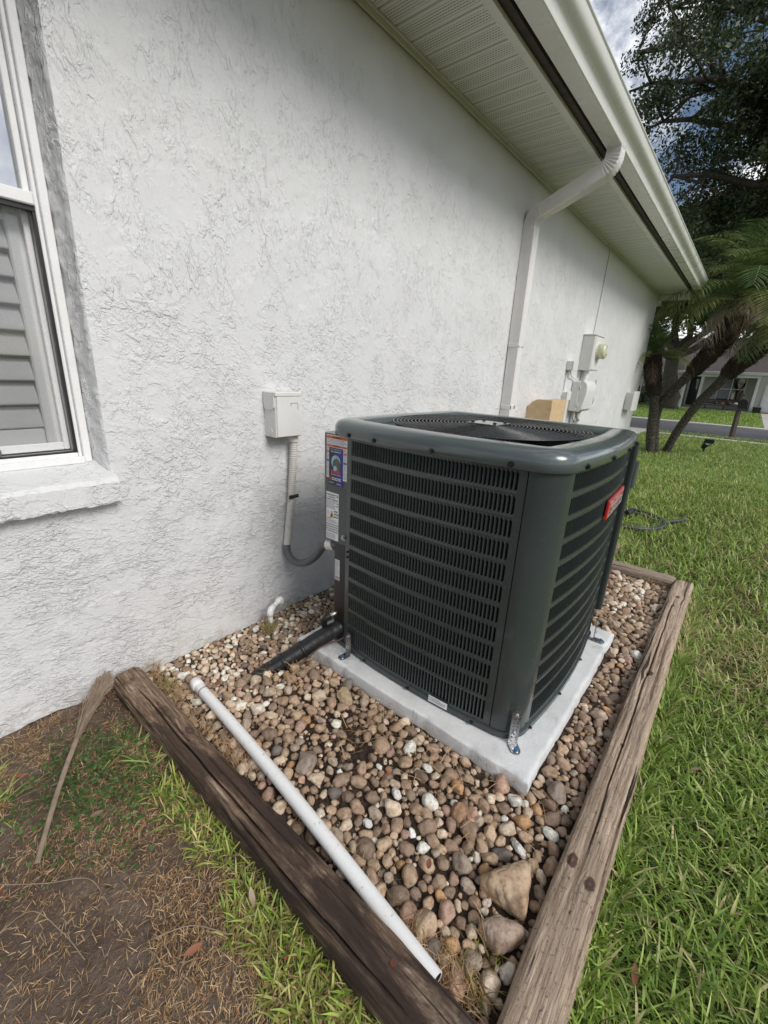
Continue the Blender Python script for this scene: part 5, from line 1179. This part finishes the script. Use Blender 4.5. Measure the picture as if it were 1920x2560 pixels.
STRAW = np.array([(0.42, 0.265, 0.13), (0.33, 0.195, 0.09), (0.52, 0.37, 0.21), (0.20, 0.11, 0.055), (0.40, 0.29, 0.18)])
def straw_field(n, x0, x1, y0, y1, keep, name, label, seed, lo=0.012, hi=0.05, z=0.016):
    rr = np.random.default_rng(seed); P = scatter(n, x0, x1, y0, y1, rr, keep); m_ = len(P); P[:, 2] = z + rr.uniform(-0.006, 0.010, m_)
    return blades(P, rr.uniform(lo, hi, m_), rr.uniform(0.0007, 0.0018, m_), 0.95, 1.6, STRAW[rr.choice(5, m_)] * rr.uniform(0.8, 1.4, (m_, 1)), name, 'straw', label, seed, 'straw', curl=0.5, heading=rr.normal(0.9, 0.95, m_) + np.pi * rr.integers(0, 2, m_), seg=2)
def leftkeep(x, y):
    dirtp = np.exp(-(((x + 1.0) / 0.17) ** 2 + ((y + 0.62) / 0.26) ** 2)); pat = sstep(fbm(x * 7, y * 7, 4, 66), 0.50, 0.36); return r_.random(len(x)) > np.maximum(0.95 * dirtp, 0.75 * pat)
straw_field(60000, -1.25, -0.535, -1.45, -0.01, leftkeep, 'dry_straw', 'dry tan straw and dead grass covering the bare ground', 21, 0.005, 0.026)
straw_field(2600, -0.46, -0.40, -1.33, -0.02, lambda x, y: fbm(x * 9, y * 9, 2, 3) > 0.42, 'dry_straw', 'dry grass and roots caught between timber and white pipe', 22, 0.015, 0.06, 0.042)
straw_field(1500, -0.40, 0.02, -1.30, -0.30, lambda x, y: fbm(x * 5, y * 5, 2, 13) > 0.55, 'root_litter', 'thin dead roots scattered over the gravel', 23, 0.02, 0.07, 0.058)
straw_field(1200, 0.93, 1.70, -1.34, -0.9, lambda x, y: fbm(x * 5, y * 5, 2, 14) > 0.5, 'root_litter', 'thin dead roots and straw on the gravel behind the condenser', 24, 0.02, 0.07, 0.06)
straw_field(14000, -0.5, 4.5, -2.2, -1.44, lambda x, y: fbm(x * 3, y * 3, 3, 55) < 0.50, 'dead_thatch', 'dry thatch showing between the lawn grass blades', 25, 0.02, 0.06, 0.012)
yg = scatter(420, -0.455, -0.385, -0.75, -0.12, r_, lambda x, y: fbm(y * 9, y * 0, 2, 31) > 0.48); yg2 = np.concatenate([np.stack([r_.normal(cx_, 0.014, m_), r_.normal(cy_, 0.012, m_), np.full(m_, 0.015)], 1) for cx_, cy_, m_ in ((0.0, -0.125, 60), (0.03, -0.11, 25), (0.17, -0.05, 25), (-0.42, -1.295, 45), (-0.35, -1.31, 20))]); yg = np.concatenate([yg, yg2]); n = len(yg); yg[:, 2] = 0.03
blades(yg, r_.uniform(0.02, 0.065, n), r_.uniform(0.0015, 0.0035, n), 0.2, 1.2, np.array([(0.36, 0.27, 0.08), (0.30, 0.27, 0.07), (0.17, 0.20, 0.05)])[r_.choice(3, n)], 'yellow_weed', 'grass', 'small yellowing weeds growing through the gravel', 26)
# clover patch: little round leaves
def clover(name, label, C, n, sx, sy, seed, keep=None):
    rr = np.random.default_rng(seed); V = []; F = []; K = []; nv = 0
    for _ in range(n):
        x, y = C[0] + rr.normal(0, sx), C[1] + rr.normal(0, sy)
        if x > -0.552 or y > -0.04: continue
        rad = rr.uniform(0.0025, 0.0058); z = 0.020 + rr.uniform(0, 0.016); tl = rr.normal(0, 0.35, 2); k = 7; col = np.array([(0.055, 0.115, 0.03), (0.075, 0.14, 0.035), (0.10, 0.17, 0.05)])[rr.integers(3)] * rr.uniform(0.75, 1.2)
        for j in range(k):
            a = 2 * np.pi * j / k; dx, dy = rad * np.cos(a), rad * np.sin(a) * 0.85; V.append((x + dx, y + dy, z + dx * tl[0] + dy * tl[1])); K.append(col)
        F.append(tuple(range(nv, nv + k))); nv += k
    return tag(add_obj(name, mesh_from(name, np.array(V), F, False, np.array(K)), 'grass'), label, 'clover', kind='stuff')
clover('clover_patch', 'dark green clover spreading over the dry ground below the wall', (-0.70, -0.36), 1500, 0.085, 0.11, 31)
# fallen leaves, one by one
def leaf_mesh(seed):
    rr = np.random.default_rng(seed); n = 9; V = []; w = rr.uniform(0.26, 0.42); cu = rr.uniform(0.1, 0.35)
    for i in range(n):
        t = i / (n - 1); ww = w * math.sin(math.pi * min(1, t * 0.94 + 0.03)) ** 0.8
        zc = cu * (t - 0.5) ** 2; V += [(t - 0.5, -ww / 2, zc + 0.12 * ww), (t - 0.5, 0, zc), (t - 0.5, ww / 2, zc + 0.12 * ww)]
    F = []
    for i in range(n - 1):
        for j in range(2): F.append((3 * i + j, 3 * i + j + 1, 3 * i + 4 + j, 3 * i + 3 + j))
    me = mesh_from('fallen_leaf', V, F, True); me.materials.append(MATS['leaf_obj']); return me
LM = [leaf_mesh(k) for k in range(5)]
LEAF = [(-0.835, -0.205, 0.042, (0.30, 0.095, 0.04), 'rust red fallen leaf on bare ground beside the dead palm stalk'), (-0.93, -0.50, 0.030, (0.16, 0.05, 0.035), 'dark red leaf on bare soil at the left edge'), (-0.575, -0.05, 0.035, (0.14, 0.06, 0.045), 'dark brown leaf under the wall end of the dark timber'), (-0.62, -0.175, 0.030, (0.36, 0.19, 0.09), 'tan orange leaf on the straw near the dark timber'),
        (-0.655, -0.335, 0.030, (0.30, 0.14, 0.07), 'orange brown leaf among the clover'), (-0.715, -0.875, 0.034, (0.26, 0.10, 0.05), 'long brown leaf on dry straw at the bottom left'), (-0.595, -0.885, 0.036, (0.42, 0.33, 0.24), 'pale curled leaf in the grass beside the dark timber'), (-0.605, -1.02, 0.026, (0.26, 0.09, 0.05), 'small rusty leaf in the grass strip near the bottom'),
        (-0.18, -0.235, 0.030, (0.20, 0.07, 0.045), 'dark red leaf on gravel near the black pipe end'), (-0.33, -0.30, 0.032, (0.23, 0.085, 0.05), 'reddish leaf on gravel beside the white pipe elbow'), (-0.03, -0.165, 0.026, (0.26, 0.10, 0.05), 'small red leaf on gravel by the drain pipe'), (-0.205, -0.93, 0.026, (0.34, 0.12, 0.05), 'rusty leaf lying on the gravel right of the white pipe'), (-0.10, -1.225, 0.024, (0.26, 0.09, 0.045), 'rusty leaf tucked beside the orange brown stone'), (0.30, -1.30, 0.03, (0.22, 0.15, 0.11), 'grey brown leaf in gravel strip beside the pad'), (-0.32, -1.135, 0.03, (0.24, 0.10, 0.07), 'brown leaf under the white pipe near its open end'), (0.42, -1.56, 0.034, (0.33, 0.22, 0.14), 'dry tan leaf on the lawn beside the long timber'), (-0.20, -1.52, 0.036, (0.26, 0.11, 0.06), 'reddish brown leaf in lawn grass at the bottom right'), (0.95, -1.30, 0.036, (0.25, 0.17, 0.12), 'brown leaf on gravel behind the pad'), (-0.70, -0.60, 0.03, (0.20, 0.12, 0.08), 'brown leaf lying in the straw below the clover'), (-0.74, -0.46, 0.028, (0.19, 0.13, 0.09), 'grey brown leaf in the clover patch'), (-0.78, -0.30, 0.026, (0.22, 0.17, 0.13), 'greyish leaf beside the dead palm stalk')]
for k, (x, y, L_, c, lab) in enumerate(LEAF):
    o = bpy.data.objects.new('fallen_leaf', LM[k % 5]); COL.objects.link(o); o.scale = (L_, L_, L_); o.location = (x, y, 0.068 if -0.46 < x < 1.7 and y > -1.34 else 0.032)
    o.rotation_euler = (rd.uniform(-0.4, 0.4), rd.uniform(-0.35, 0.35), rd.uniform(0, 6.28)); o.color = (*c, 1); tag(o, lab, 'leaf', 'fallen leaves on the ground')
# dead palm stalk with frayed base
ps = thing_w('dead_palm_stalk', 'dry brown palm stalk with frayed broom like base leaning to the wall', 'palm stalk', (-0.70, -0.25, 0.02))
sp2 = smoothp([(-0.862, -0.485, 0.030), (-0.80, -0.36, 0.034), (-0.735, -0.245, 0.040), (-0.665, -0.14, 0.052), (-0.612, -0.082, 0.066), (-0.572, -0.045, 0.082)], 8)
n = len(sp2); MB().tube(sp2, [0.0055 + 0.003 * k / n + (0.012 * max(0, k / n - 0.55)) for k in range(n)], 8, sec=[(0.6 * math.sin(t), math.cos(t)) for t in np.linspace(0, 2 * math.pi, 10, endpoint=False)]).build('stalk', 'stalk', ps, smooth=True)
fb = MB(); rf_ = random.Random(8)
for k in range(300):
    j = rf_.randint(int(n * 0.5), n - 3); e = sp2[min(n - 1, j + rf_.randint(6, 14))]; o1 = Vector((rf_.uniform(-1, 1), rf_.uniform(-1, 1), rf_.uniform(-0.5, 1)))
    fb.tube([sp2[j] + o1 * 0.006, sp2[j].lerp(e, 0.5) + o1 * 0.015, e + o1 * 0.024], 0.0010, 4, caps=False)
tag(fb.build('frayed_fibres', 'stalk', ps), kind='stuff')
# loose twigs and stems
for (pts, lab) in (([(-0.93, -0.47, 0.03), (-0.86, -0.55, 0.036), (-0.80, -0.60, 0.03), (-0.79, -0.68, 0.028)], 'bent yellowish grass stem lying on the bare soil'), ([(-0.99, -0.60, 0.03), (-0.90, -0.58, 0.036), (-0.865, -0.66, 0.03), (-0.85, -0.74, 0.028)], 'curved dry stem on the soil at left edge'), ([(-0.76, -0.80, 0.03), (-0.70, -0.84, 0.036), (-0.66, -0.90, 0.03)], 'long dry stem crossing the straw near bottom'), ([(0.0, -0.86, 0.09), (-0.03, -0.88, 0.06), (-0.06, -0.93, 0.06), (-0.05, -0.99, 0.07)], 'thin pale root hanging beside the concrete pad')):
    tag(MB().tube(smoothp(pts, 6), 0.0010, 5).build('dry_stem', 'stalk', smooth=True), lab, 'stem')

# ================================================================ GARDEN BEHIND
hs = thing_w('garden_hose', 'dark garden hose coiled on the lawn behind the condenser', 'hose', (2.9, -0.95, 0.02))
hp = [(2.95 + (0.17 + 0.01 * t) * math.cos(t), -0.90 + (0.15 + 0.008 * t) * math.sin(t), 0.012 + 0.005 * t / 3) for t in np.linspace(0, 4.3 * math.pi, 70)]
MB().tube(hp, 0.013, 8).build('hose_coil', 'hose', hs, smooth=True); MB().tube(smoothp([(3.05, -1.12, 0.03), (3.2, -1.22, 0.035), (3.32, -1.24, 0.02)]), 0.013, 8).build('hose_tail', 'hose', hs, smooth=True)
MB().cyl((2.98, -0.86, 0.06), (3.05, -0.88, 0.065), 0.022, 12).build('nozzle', 'rubber_black', hs)
sl_ = thing_w('spotlight', 'small black garden spotlight on a stake in the lawn', 'spotlight', (8.25, -1.0, 0.0))
MB().cyl((8.25, -1.0, 0), (8.25, -1.0, 0.10), 0.016, 10).build('stake', 'rubber_black', sl_)
MB().tube([(8.30, -0.98, 0.09), (8.21, -1.02, 0.165), (8.18, -1.035, 0.19)], [0.035, 0.055, 0.062], 18).build('lamp_housing', 'rubber_black', sl_); MB().cyl((8.205, -1.022, 0.167), (8.172, -1.038, 0.194), 0.05, 18).build('lens', 'house_white', sl_)
MB().box((8.13, -1.12, 0.18), (8.23, -0.98, 0.245), 0.01).build('solar_panel', 'door_black', sl_)
# mailbox
mb_ = thing_w('mailbox', 'black mailbox on a leaning brown wooden post beside the street', 'mailbox', (12.0, -1.27, 0.0))
MB().tube([(11.98, -1.27, -0.1), (12.0, -1.26, 0.5), (12.0, -1.26, 0.92)], 0.052, 4).build('post', 'mail_wood', mb_); MB().tube([(12.0, -1.26, 0.92), (12.0, -1.26, 0.96), (12.0, -1.26, 1.0)], [0.04, 0.055, 0.02], 10).build('finial', 'mail_wood', mb_)
MB().box((11.85, -1.32, 0.615), (12.25, -1.20, 0.645)).build('arm', 'mail_wood', mb_)
prm = [(-1.39, 0.648), (-1.39, 0.77)] + [(-1.30 + 0.09 * math.cos(t), 0.77 + 0.085 * math.sin(t)) for t in np.linspace(math.pi, 0, 10)][1:-1] + [(-1.21, 0.77), (-1.21, 0.648)]
MB().prism(prm, 0, 11.9, 12.35).build('box_body', 'door_black', mb_)
# ---------------------------------------------------------------- far house
FH = 26.5
hz = thing_w('far_house', 'cream clapboard house with porch, black door and shingle roof across the street', 'house', (26.6, 0, 0))
def fpart(name, mat, lo, hi, bev=0.0, parent=None): return MB().box(lo, hi, bev).build(name, mat, parent or hz)
fpart('wall', 'siding', (27.52, -9, 0.0), (34, 9, 1.80))
for z0 in np.arange(0.05, 1.72, 0.105):
    c = MB().prism([(27.519, z0), (27.485, z0), (27.505, z0 + 0.1035), (27.519, z0 + 0.1035)], 1, -1.75, 1.3); c.build('clapboard', 'siding', hz)
    c = MB().prism([(FH + 0.019, z0), (FH - 0.015, z0), (FH + 0.005, z0 + 0.1035), (FH + 0.019, z0 + 0.1035)], 1, 1.45, 9.0); c.build('clapboard', 'siding', hz)
    c = MB().prism([(FH + 0.019, z0), (FH - 0.015, z0), (FH + 0.005, z0 + 0.1035), (FH + 0.019, z0 + 0.1035)], 1, -9.0, -1.56); c.build('clapboard', 'siding', hz)
fpart('left_wing', 'siding', (FH + 0.02, 1.46, 0.0), (27.6, 9, 1.75)); fpart('right_wing', 'siding', (FH + 0.02, -9, 0.0), (27.6, -1.57, 1.75))
fpart('porch_floor', 'sidewalk', (FH - 0.25, -1.55, 0.0), (27.5, 1.44, 0.06))
fpart('porch_ceiling', 'house_white', (FH, -1.55, 1.66), (27.5, 1.44, 1.70)); fpart('fascia', 'house_white', (FH - 0.30, -9, 1.70), (FH - 0.22, 9, 1.82), 0.01); fpart('porch_beam', 'house_white', (FH - 0.06, -1.55, 1.57), (FH + 0.06, 1.44, 1.66)); fpart('eave_soffit', 'house_white', (FH - 0.22, -9, 1.715), (FH + 0.02, 9, 1.73))
for y in (0.69, -1.48, 1.40): fpart('porch_post', 'house_white', (FH - 0.05, y - 0.065, 0.0), (FH + 0.05, y + 0.065, 1.57), 0.01)
rfz = MB().add([(FH - 0.32, -9.2, 1.80), (FH - 0.32, 9.2, 1.80), (30.6, 9.2, 3.7), (30.6, -9.2, 3.7), (35, 9.2, 1.8), (35, -9.2, 1.8)], [(0, 1, 2, 3), (3, 2, 4, 5)]).build('roof', 'roof_shingle', hz)
dr = fpart('door', 'door_black', (27.44, 0.78, 0.06), (27.48, 1.26, 1.62)); fpart('door_glass', 'far_glass', (27.425, 0.90, 0.85), (27.438, 1.15, 1.45), parent=dr); fpart('door_frame', 'house_white', (27.45, 1.262, 0.06), (27.482, 1.34, 1.66), parent=dr); fpart('door_sill', 'siding', (27.40, 0.76, 0.06), (27.47, 1.30, 0.14), parent=dr)
def fwin(y0, y1, z0, z1, xw, bars):
    w = MB(); w.box((xw - 0.05, y0 - 0.05, z0 - 0.05), (xw, y1 + 0.05, z0)); w.box((xw - 0.05, y0 - 0.05, z1), (xw, y1 + 0.05, z1 + 0.05)); w.box((xw - 0.05, y0 - 0.05, z0 + 0.001), (xw, y0, z1 - 0.001)); w.box((xw - 0.05, y1, z0 + 0.001), (xw, y1 + 0.05, z1 - 0.001))
    o = w.build('window', 'house_white', hz); fpart('pane', 'far_glass', (xw - 0.03, y0, z0), (xw - 0.02, y1, z1), parent=o); fpart('room', 'dark_void', (xw - 0.015, y0, z0), (xw - 0.005, y1, z1), parent=o)
    for k in range(1, bars): yb = y0 + (y1 - y0) * k / bars; fpart('mullion', 'house_white', (xw - 0.045, yb - 0.018, z0 + 0.002), (xw - 0.031, yb + 0.018, z1 - 0.002), parent=o)
    fpart('meeting_rail', 'house_white', (xw - 0.047, y0 + 0.001, (z0 + z1) / 2 - 0.015), (xw - 0.0305, y1 - 0.001, (z0 + z1) / 2 + 0.015), parent=o)
fwin(-1.02, 0.02, 0.50, 1.55, 27.48, 2); fwin(2.90, 3.75, 0.12, 1.25, FH - 0.02, 2)
gd_ = fpart('garage_door', 'house_white', (FH - 0.05, -4.4, 0.05), (FH - 0.02, -1.78, 1.30))
for k in range(3): fpart('door_panel', 'house_white', (FH - 0.065, -4.35, 0.10 + 0.4 * k), (FH - 0.051, -1.83, 0.44 + 0.4 * k), 0.01, gd_)
pt = thing_w('planter', 'black square planter pot by the far house corner', 'planter', (26.2, -1.70, 0.0)); c = MB().prism([(26.08, -1.86), (26.36, -1.86), (26.36, -1.56), (26.08, -1.56)], 2, 0.02, 0.25); c.build('pot', 'door_black', pt); MB().box((26.06, -1.88, 0.25), (26.38, -1.54, 0.28)).build('pot_rim', 'door_black', pt)
bn = thing_w('garden_bench', 'dark wooden bench with autumn decorations on the far porch', 'bench', (26.2, -0.35, 0.0))
for y in (0.30, -0.45, -1.10): MB().box((26.05, y - 0.03, 0.0), (26.42, y + 0.03, 0.24)).build('leg', 'bench_wood', bn)
for k in range(4): MB().box((26.05 + 0.1 * k, -1.15, 0.241), (26.13 + 0.1 * k, 0.42, 0.27)).build('seat_slat', 'bench_wood', bn)
for k in range(3): MB().box((26.42, -1.15, 0.31 + 0.08 * k), (26.45, 0.42, 0.37 + 0.08 * k)).build('back_slat', 'bench_wood', bn)
for k, (y, c_, nm_, lab) in enumerate(((-0.10, 'bench_wood', 'straw_bundle', 'brown bundle on the left of far bench'), (-0.38, 'pumpkin', 'pumpkin', 'small orange pumpkin on the far bench'), (-0.62, 'bench_wood', 'flower_pot', 'dark flower pot on the far bench'), (-0.88, 'conduit_beige', 'pale_ornament', 'pale ornament at right end of far bench'))):
    P = stone_shape(300 + k, ICV) * np.array([0.12, 0.13, 0.12]) * (0.7 if k == 1 else 1); o = add_obj(nm_, mesh_from(nm_, P, ICF, True), c_); o.location = (26.24, y, 0.36); tag(o, lab, 'ornament')
# ---------------------------------------------------------------- leafy things
def leaf_cloud(centers, radii, per, size, cols, name, mat, parent, seed, flat=0.65):
    r = np.random.default_rng(seed); k = len(centers); idx = np.repeat(np.arange(k), per); n = len(idx)
    d = r.normal(size=(n, 3)); d /= np.linalg.norm(d, axis=1)[:, None]; rad = r.random(n) ** 0.5
    P = centers[idx] + d * (radii[idx] * rad)[:, None] * np.array([1, 1, flat])
    a = r.normal(size=(n, 3)); a /= np.linalg.norm(a, axis=1)[:, None]; b = r.normal(size=(n, 3)); b -= (b * a).sum(1)[:, None] * a; b /= np.linalg.norm(b, axis=1)[:, None]
    L = size * r.uniform(0.6, 1.3, n)[:, None]; Wd = L * r.uniform(0.32, 0.5, (n, 1))
    V = np.stack([P - a * L / 2, P - b * Wd / 2, P + a * L / 2, P + b * Wd / 2], 1).reshape(-1, 3)
    F = (np.arange(n)[:, None] * 4 + np.arange(4)[None]); C = np.repeat(cols[r.choice(len(cols), n)] * r.uniform(0.7, 1.25, (n, 1)), 4, 0)
    return add_obj(name, mesh_from(name, V, F, False, C), mat, parent)
OAKC = np.array([(0.035, 0.06, 0.016), (0.05, 0.08, 0.02), (0.028, 0.048, 0.015), (0.07, 0.095, 0.028)])
def limb(mb, a, b, r0, r1, r, sag=0.0, n=9):
    a, b = np.array(a, float), np.array(b, float); L = np.linalg.norm(b - a); pts = []
    for k in range(n):
        t = k / (n - 1); pts.append(a + (b - a) * t + np.array([r.normal(0, 0.03 * L), r.normal(0, 0.03 * L), r.normal(0, 0.02 * L) + sag * L * math.sin(math.pi * t)]) * (0 < k < n - 1))
    mb.tube([tuple(p) for p in pts], [r0 + (r1 - r0) * k / (n - 1) for k in range(n)], 7); return pts
def oak(name, label, base, fork, tips, rtrunk, clump_r, per, size, seed, extra=0, ebox=None):
    r = np.random.default_rng(seed); t = thing_w(name, label, 'tree', base); mb = MB(); limb(mb, base, fork, rtrunk, rtrunk * 0.72, r, 0, 8); mb.build('trunk', 'bark', t, smooth=True)
    C = []
    for tip in tips:
        br = MB(); pts = limb(br, fork, tip, rtrunk * 0.42, 0.035, r, 0.10, 10)
        for k in range(4, 10):
            for _ in range(3):
                q = pts[k] + r.normal(0, 1, 3) * np.array([0.75, 0.75, 0.5]); C.append(q)
                limb(br, pts[k], q, 0.03, 0.010, r, 0, 4)
        br.build('branch', 'bark', t, smooth=True)
    if ebox is not None:
        for _ in range(extra): C.append(np.array([r.uniform(*ebox[0]), r.uniform(*ebox[1]), r.uniform(*ebox[2])]))
    C = np.array(C); o = leaf_cloud(C, r.uniform(0.6, 1.25, len(C)) * clump_r, per, size, OAKC, 'crown', 'leaf_oak', t, seed + 1); return t
oak('oak_tree', 'large dark oak whose leafy branches overhang the upper right of the view', (12.6, -4.6, 0.0), (12.3, -4.2, 3.2), [(11.5, 1.8, 7.2), (11.0, 0.9, 5.2), (12.5, 2.0, 9.0), (10.8, -0.8, 8.4), (10.2, -1.6, 6.0), (13.5, 0.6, 6.2), (12.0, -0.4, 4.4), (13.2, 1.6, 5.0), (11.2, 0.4, 9.6), (11.8, 2.3, 8.0), (11.4, 1.4, 6.4), (12.0, -2.6, 9.0), (9.4, -2.4, 7.4), (14.0, -1.0, 4.8)], 0.36, 0.52, 430, 0.085, 61, 60, ((10.4, 14.2), (-3.4, 1.9), (3.6, 9.4)))
oak('oak_tree', 'broad old oak with thick leaning grey trunk on the lawn across the street', (23.6, 1.42, -0.05), (23.2, 1.75, 2.2), [(22, 4.6, 5.4), (22.5, 2.4, 6.6), (21.5, 0.2, 5.6), (22.5, -2.0, 6.2), (23.5, -4.4, 5.4), (22.8, 6.4, 5.0), (24, 1.0, 8.0)], 0.36, 0.9, 380, 0.20, 71, 60, ((21, 25), (-5, 6.5), (3.6, 7.6)))
def shrub(name, label, c, rad, seed, cols=OAKC * 1.2):
    t = thing_w(name, label, 'shrub', (c[0], c[1], 0)); r = np.random.default_rng(seed); C = np.array([(c[0] + r.normal(0, rad[0] * 0.45), c[1] + r.normal(0, rad[1] * 0.45), abs(r.normal(rad[2] * 0.5, rad[2] * 0.25))) for _ in range(26)])
    mb = MB()
    for q in C[:8]: mb.tube([(c[0], c[1], 0), tuple(q)], [0.02, 0.006], 5)
    mb.build('stem', 'bark', t); leaf_cloud(C, np.full(26, rad[2] * 0.33), 90, rad[2] * 0.13, cols, 'foliage', 'leaf_oak', t, seed + 1, 0.9)
shrub('shrub', 'dark rounded shrub under the far house left window', (26.0, 3.35, 0), (0.4, 0.6, 0.62), 81); shrub('shrub', 'dark shrub beside the thick oak trunk across the street', (25.9, 2.25, 0), (0.35, 0.35, 0.62), 82)
# palms
def frond_mesh(name, L, droop, leaf, n, seed, col, tip=1.0, dead=False, stalk0=0.15):
    r = np.random.default_rng(seed); V = []; F = []; C = []
    ang = 0.9 if not dead else 0.2; x = z = 0.0; pts = []
    for k in range(n + 1):
        pts.append((x, z, ang)); x += L / n * math.cos(ang); z += L / n * math.sin(ang); ang -= droop / n * (0.4 + 1.2 * k / n)
    for k, (px, pz, a) in enumerate(pts):
        w = 0.011 * (1 - 0.8 * k / n)
        V += [(px, -w, pz), (px, w, pz), (px, 0, pz - w)]; C += [np.array(col) * 0.9 + np.array((0.05, 0.04, 0.0))] * 3
    for k in range(n):
        for j in range(3): F.append((3 * k + j, 3 * k + (j + 1) % 3, 3 * k + 3 + (j + 1) % 3, 3 * k + 3 + j))
    for k in range(int(n * stalk0), n + 1):
        px, pz, a = pts[k]; s = k / n; ll = leaf * (0.35 + 1.0 * math.sin(math.pi * min(1, 0.12 + 0.85 * s)) ** 0.7) * (0.9 if s < 0.95 else 0.6)
        for sg in (-1, 1):
            fw = r.uniform(0.5, 0.75) if not dead else r.uniform(0.0, 0.9); dn = r.uniform(0.12, 0.42) if not dead else r.uniform(0.8, 2.0)
            d = np.array([math.cos(a) * fw, sg * 0.85, math.sin(a) * fw - dn * 0.4]); d /= np.linalg.norm(d); wv = np.array([math.cos(a), 0, math.sin(a)]) * 0.0075
            p0 = np.array([px, 0, pz]); p1 = p0 + d * ll * 0.55; p2 = p0 + d * ll + np.array([0, 0, -dn * ll * 0.45])
            b0 = len(V); V += [tuple(p0 - wv * 0.5), tuple(p0 + wv * 0.5), tuple(p1 + wv), tuple(p1 - wv), tuple(p2)]; F += [(b0, b0 + 1, b0 + 2, b0 + 3), (b0 + 3, b0 + 2, b0 + 4)]; c_ = np.array(col) * r.uniform(0.75, 1.25); C += [c_] * 5
    me = mesh_from(name, np.array(V), F, False, np.array(C)); me.materials.append(MATS['palm_leaf']); return me
GF = [frond_mesh('frond', 1.30, 1.9, 0.27, 40, 90 + k, c) for k, c in enumerate(((0.085, 0.145, 0.045), (0.13, 0.18, 0.05), (0.20, 0.22, 0.07)))]
DF = [frond_mesh('dead_frond', 1.0, 1.6, 0.22, 30, 95 + k, c, dead=True) for k, c in enumerate(((0.30, 0.225, 0.15), (0.45, 0.37, 0.29), (0.20, 0.13, 0.085)))]
def palm(label, pts, r0, r1, ngreen, ndead, seed, scale=1.0, boots=0.55):
    r = np.random.default_rng(seed); t = thing_w('palm_tree', label, 'palm', pts[0], 'leaning palms beside the house corner'); sp = smoothp(pts, 14); n = len(sp)
    mb = MB(); k_ = []
    for k in range(n): k_.append((r0 + (r1 * 1.35 - r0) * float(sstep(np.array(k / n), boots - 0.12, boots + 0.25))) * (1.28 if k < 3 else 1) * (1.0 + 0.12 * (k % 2)))
    mb.tube(sp, k_, 14); mb.build('trunk', 'palm_trunk', t, smooth=True)
    # old leaf bases, cut stubs spiralling up the trunk
    bb = MB(); golden = 2.39996
    cnt = int(n * 7)
    for q in range(cnt):
        s = q / cnt; k = min(n - 2, int(s * (n - 1))); p = sp[k]; T = (sp[k + 1] - sp[k]).normalized(); u = T.orthogonal().normalized(); w = T.cross(u); a = q * golden
        d = u * math.cos(a) + w * math.sin(a); rr = k_[k]; big = 1.0 if s < boots else 2.3; o = p + T * ((s * (n - 1)) % 1) * 0.03 + d * rr * 0.85
        tipv = o + (d * 0.55 + T * 0.8) * 0.030 * big * (1.0 if s < boots else 1.6); sd2 = T.cross(d) * 0.016 * big
        bb.add([o - sd2, o + sd2, tipv + sd2 * 0.6, tipv - sd2 * 0.6, o + d * 0.012 * big + T * 0.01], [(0, 1, 4), (1, 2, 4), (2, 3, 4), (3, 0, 4)])
    tag(bb.build('leaf_bases', 'palm_boot', t), kind='stuff')
    top_ = sp[-1]; T = (sp[-1] - sp[-3]).normalized(); T = (T * 0.5 + Vector((0, 0, 0.6))).normalized(); qb = Vector((0, 0, 1)).rotation_difference(T).to_matrix().to_4x4()
    for q in range(ngreen + ndead):
        dead = q >= ngreen; me = (DF if dead else GF)[int(r.integers(3))]; o = bpy.data.objects.new('dead_frond' if dead else 'frond', me); COL.objects.link(o); o.parent = t
        az = q * golden + r.uniform(-0.3, 0.3); el = (0.95 - 1.75 * (q / max(1, ngreen)) ** 1.0 + r.uniform(-0.15, 0.15)) if not dead else r.uniform(-0.9, 0.5); s = scale * r.uniform(0.8, 1.1) * (0.8 if dead else 1.0)
        M = Matrix.Translation(top_) @ qb @ Matrix.Rotation(az, 4, 'Z') @ Matrix.Rotation(-el, 4, 'Y') @ Matrix.Scale(s, 4); o.matrix_local = M
palm('upright palm trunk nearest the house corner, with orange brown leaf bases', [(7.3, -0.36, -0.02), (7.3, -0.295, 0.34), (7.3, -0.26, 0.72), (7.3, -0.215, 0.93), (7.3, -0.13, 1.25), (7.3, -0.08, 1.45)], 0.062, 0.062, 24, 3, 1, 0.66)
palm('middle palm leaning right from the shared base, with shaggy dark crown shaft', [(7.42, -0.41, -0.02), (7.4, -0.31, 0.50), (7.4, -0.33, 0.79), (7.4, -0.51, 1.10), (7.4, -0.69, 1.38), (7.4, -0.86, 1.68), (7.4, -0.97, 1.95), (7.4, -1.03, 2.2)], 0.055, 0.085, 46, 15, 2, 1.0, 0.5)
palm('rightmost palm leaning steeply right behind the garden spotlight', [(7.65, -0.52, -0.02), (7.62, -0.63, 0.40), (7.6, -0.80, 0.83), (7.6, -0.98, 1.13), (7.6, -1.14, 1.40), (7.6, -1.36, 1.72), (7.6, -1.50, 2.05)], 0.058, 0.088, 44, 13, 3, 1.0, 0.55)
for w_ in WORLD:
    for c_ in w_.children: c_.location = c_.location - w_.location
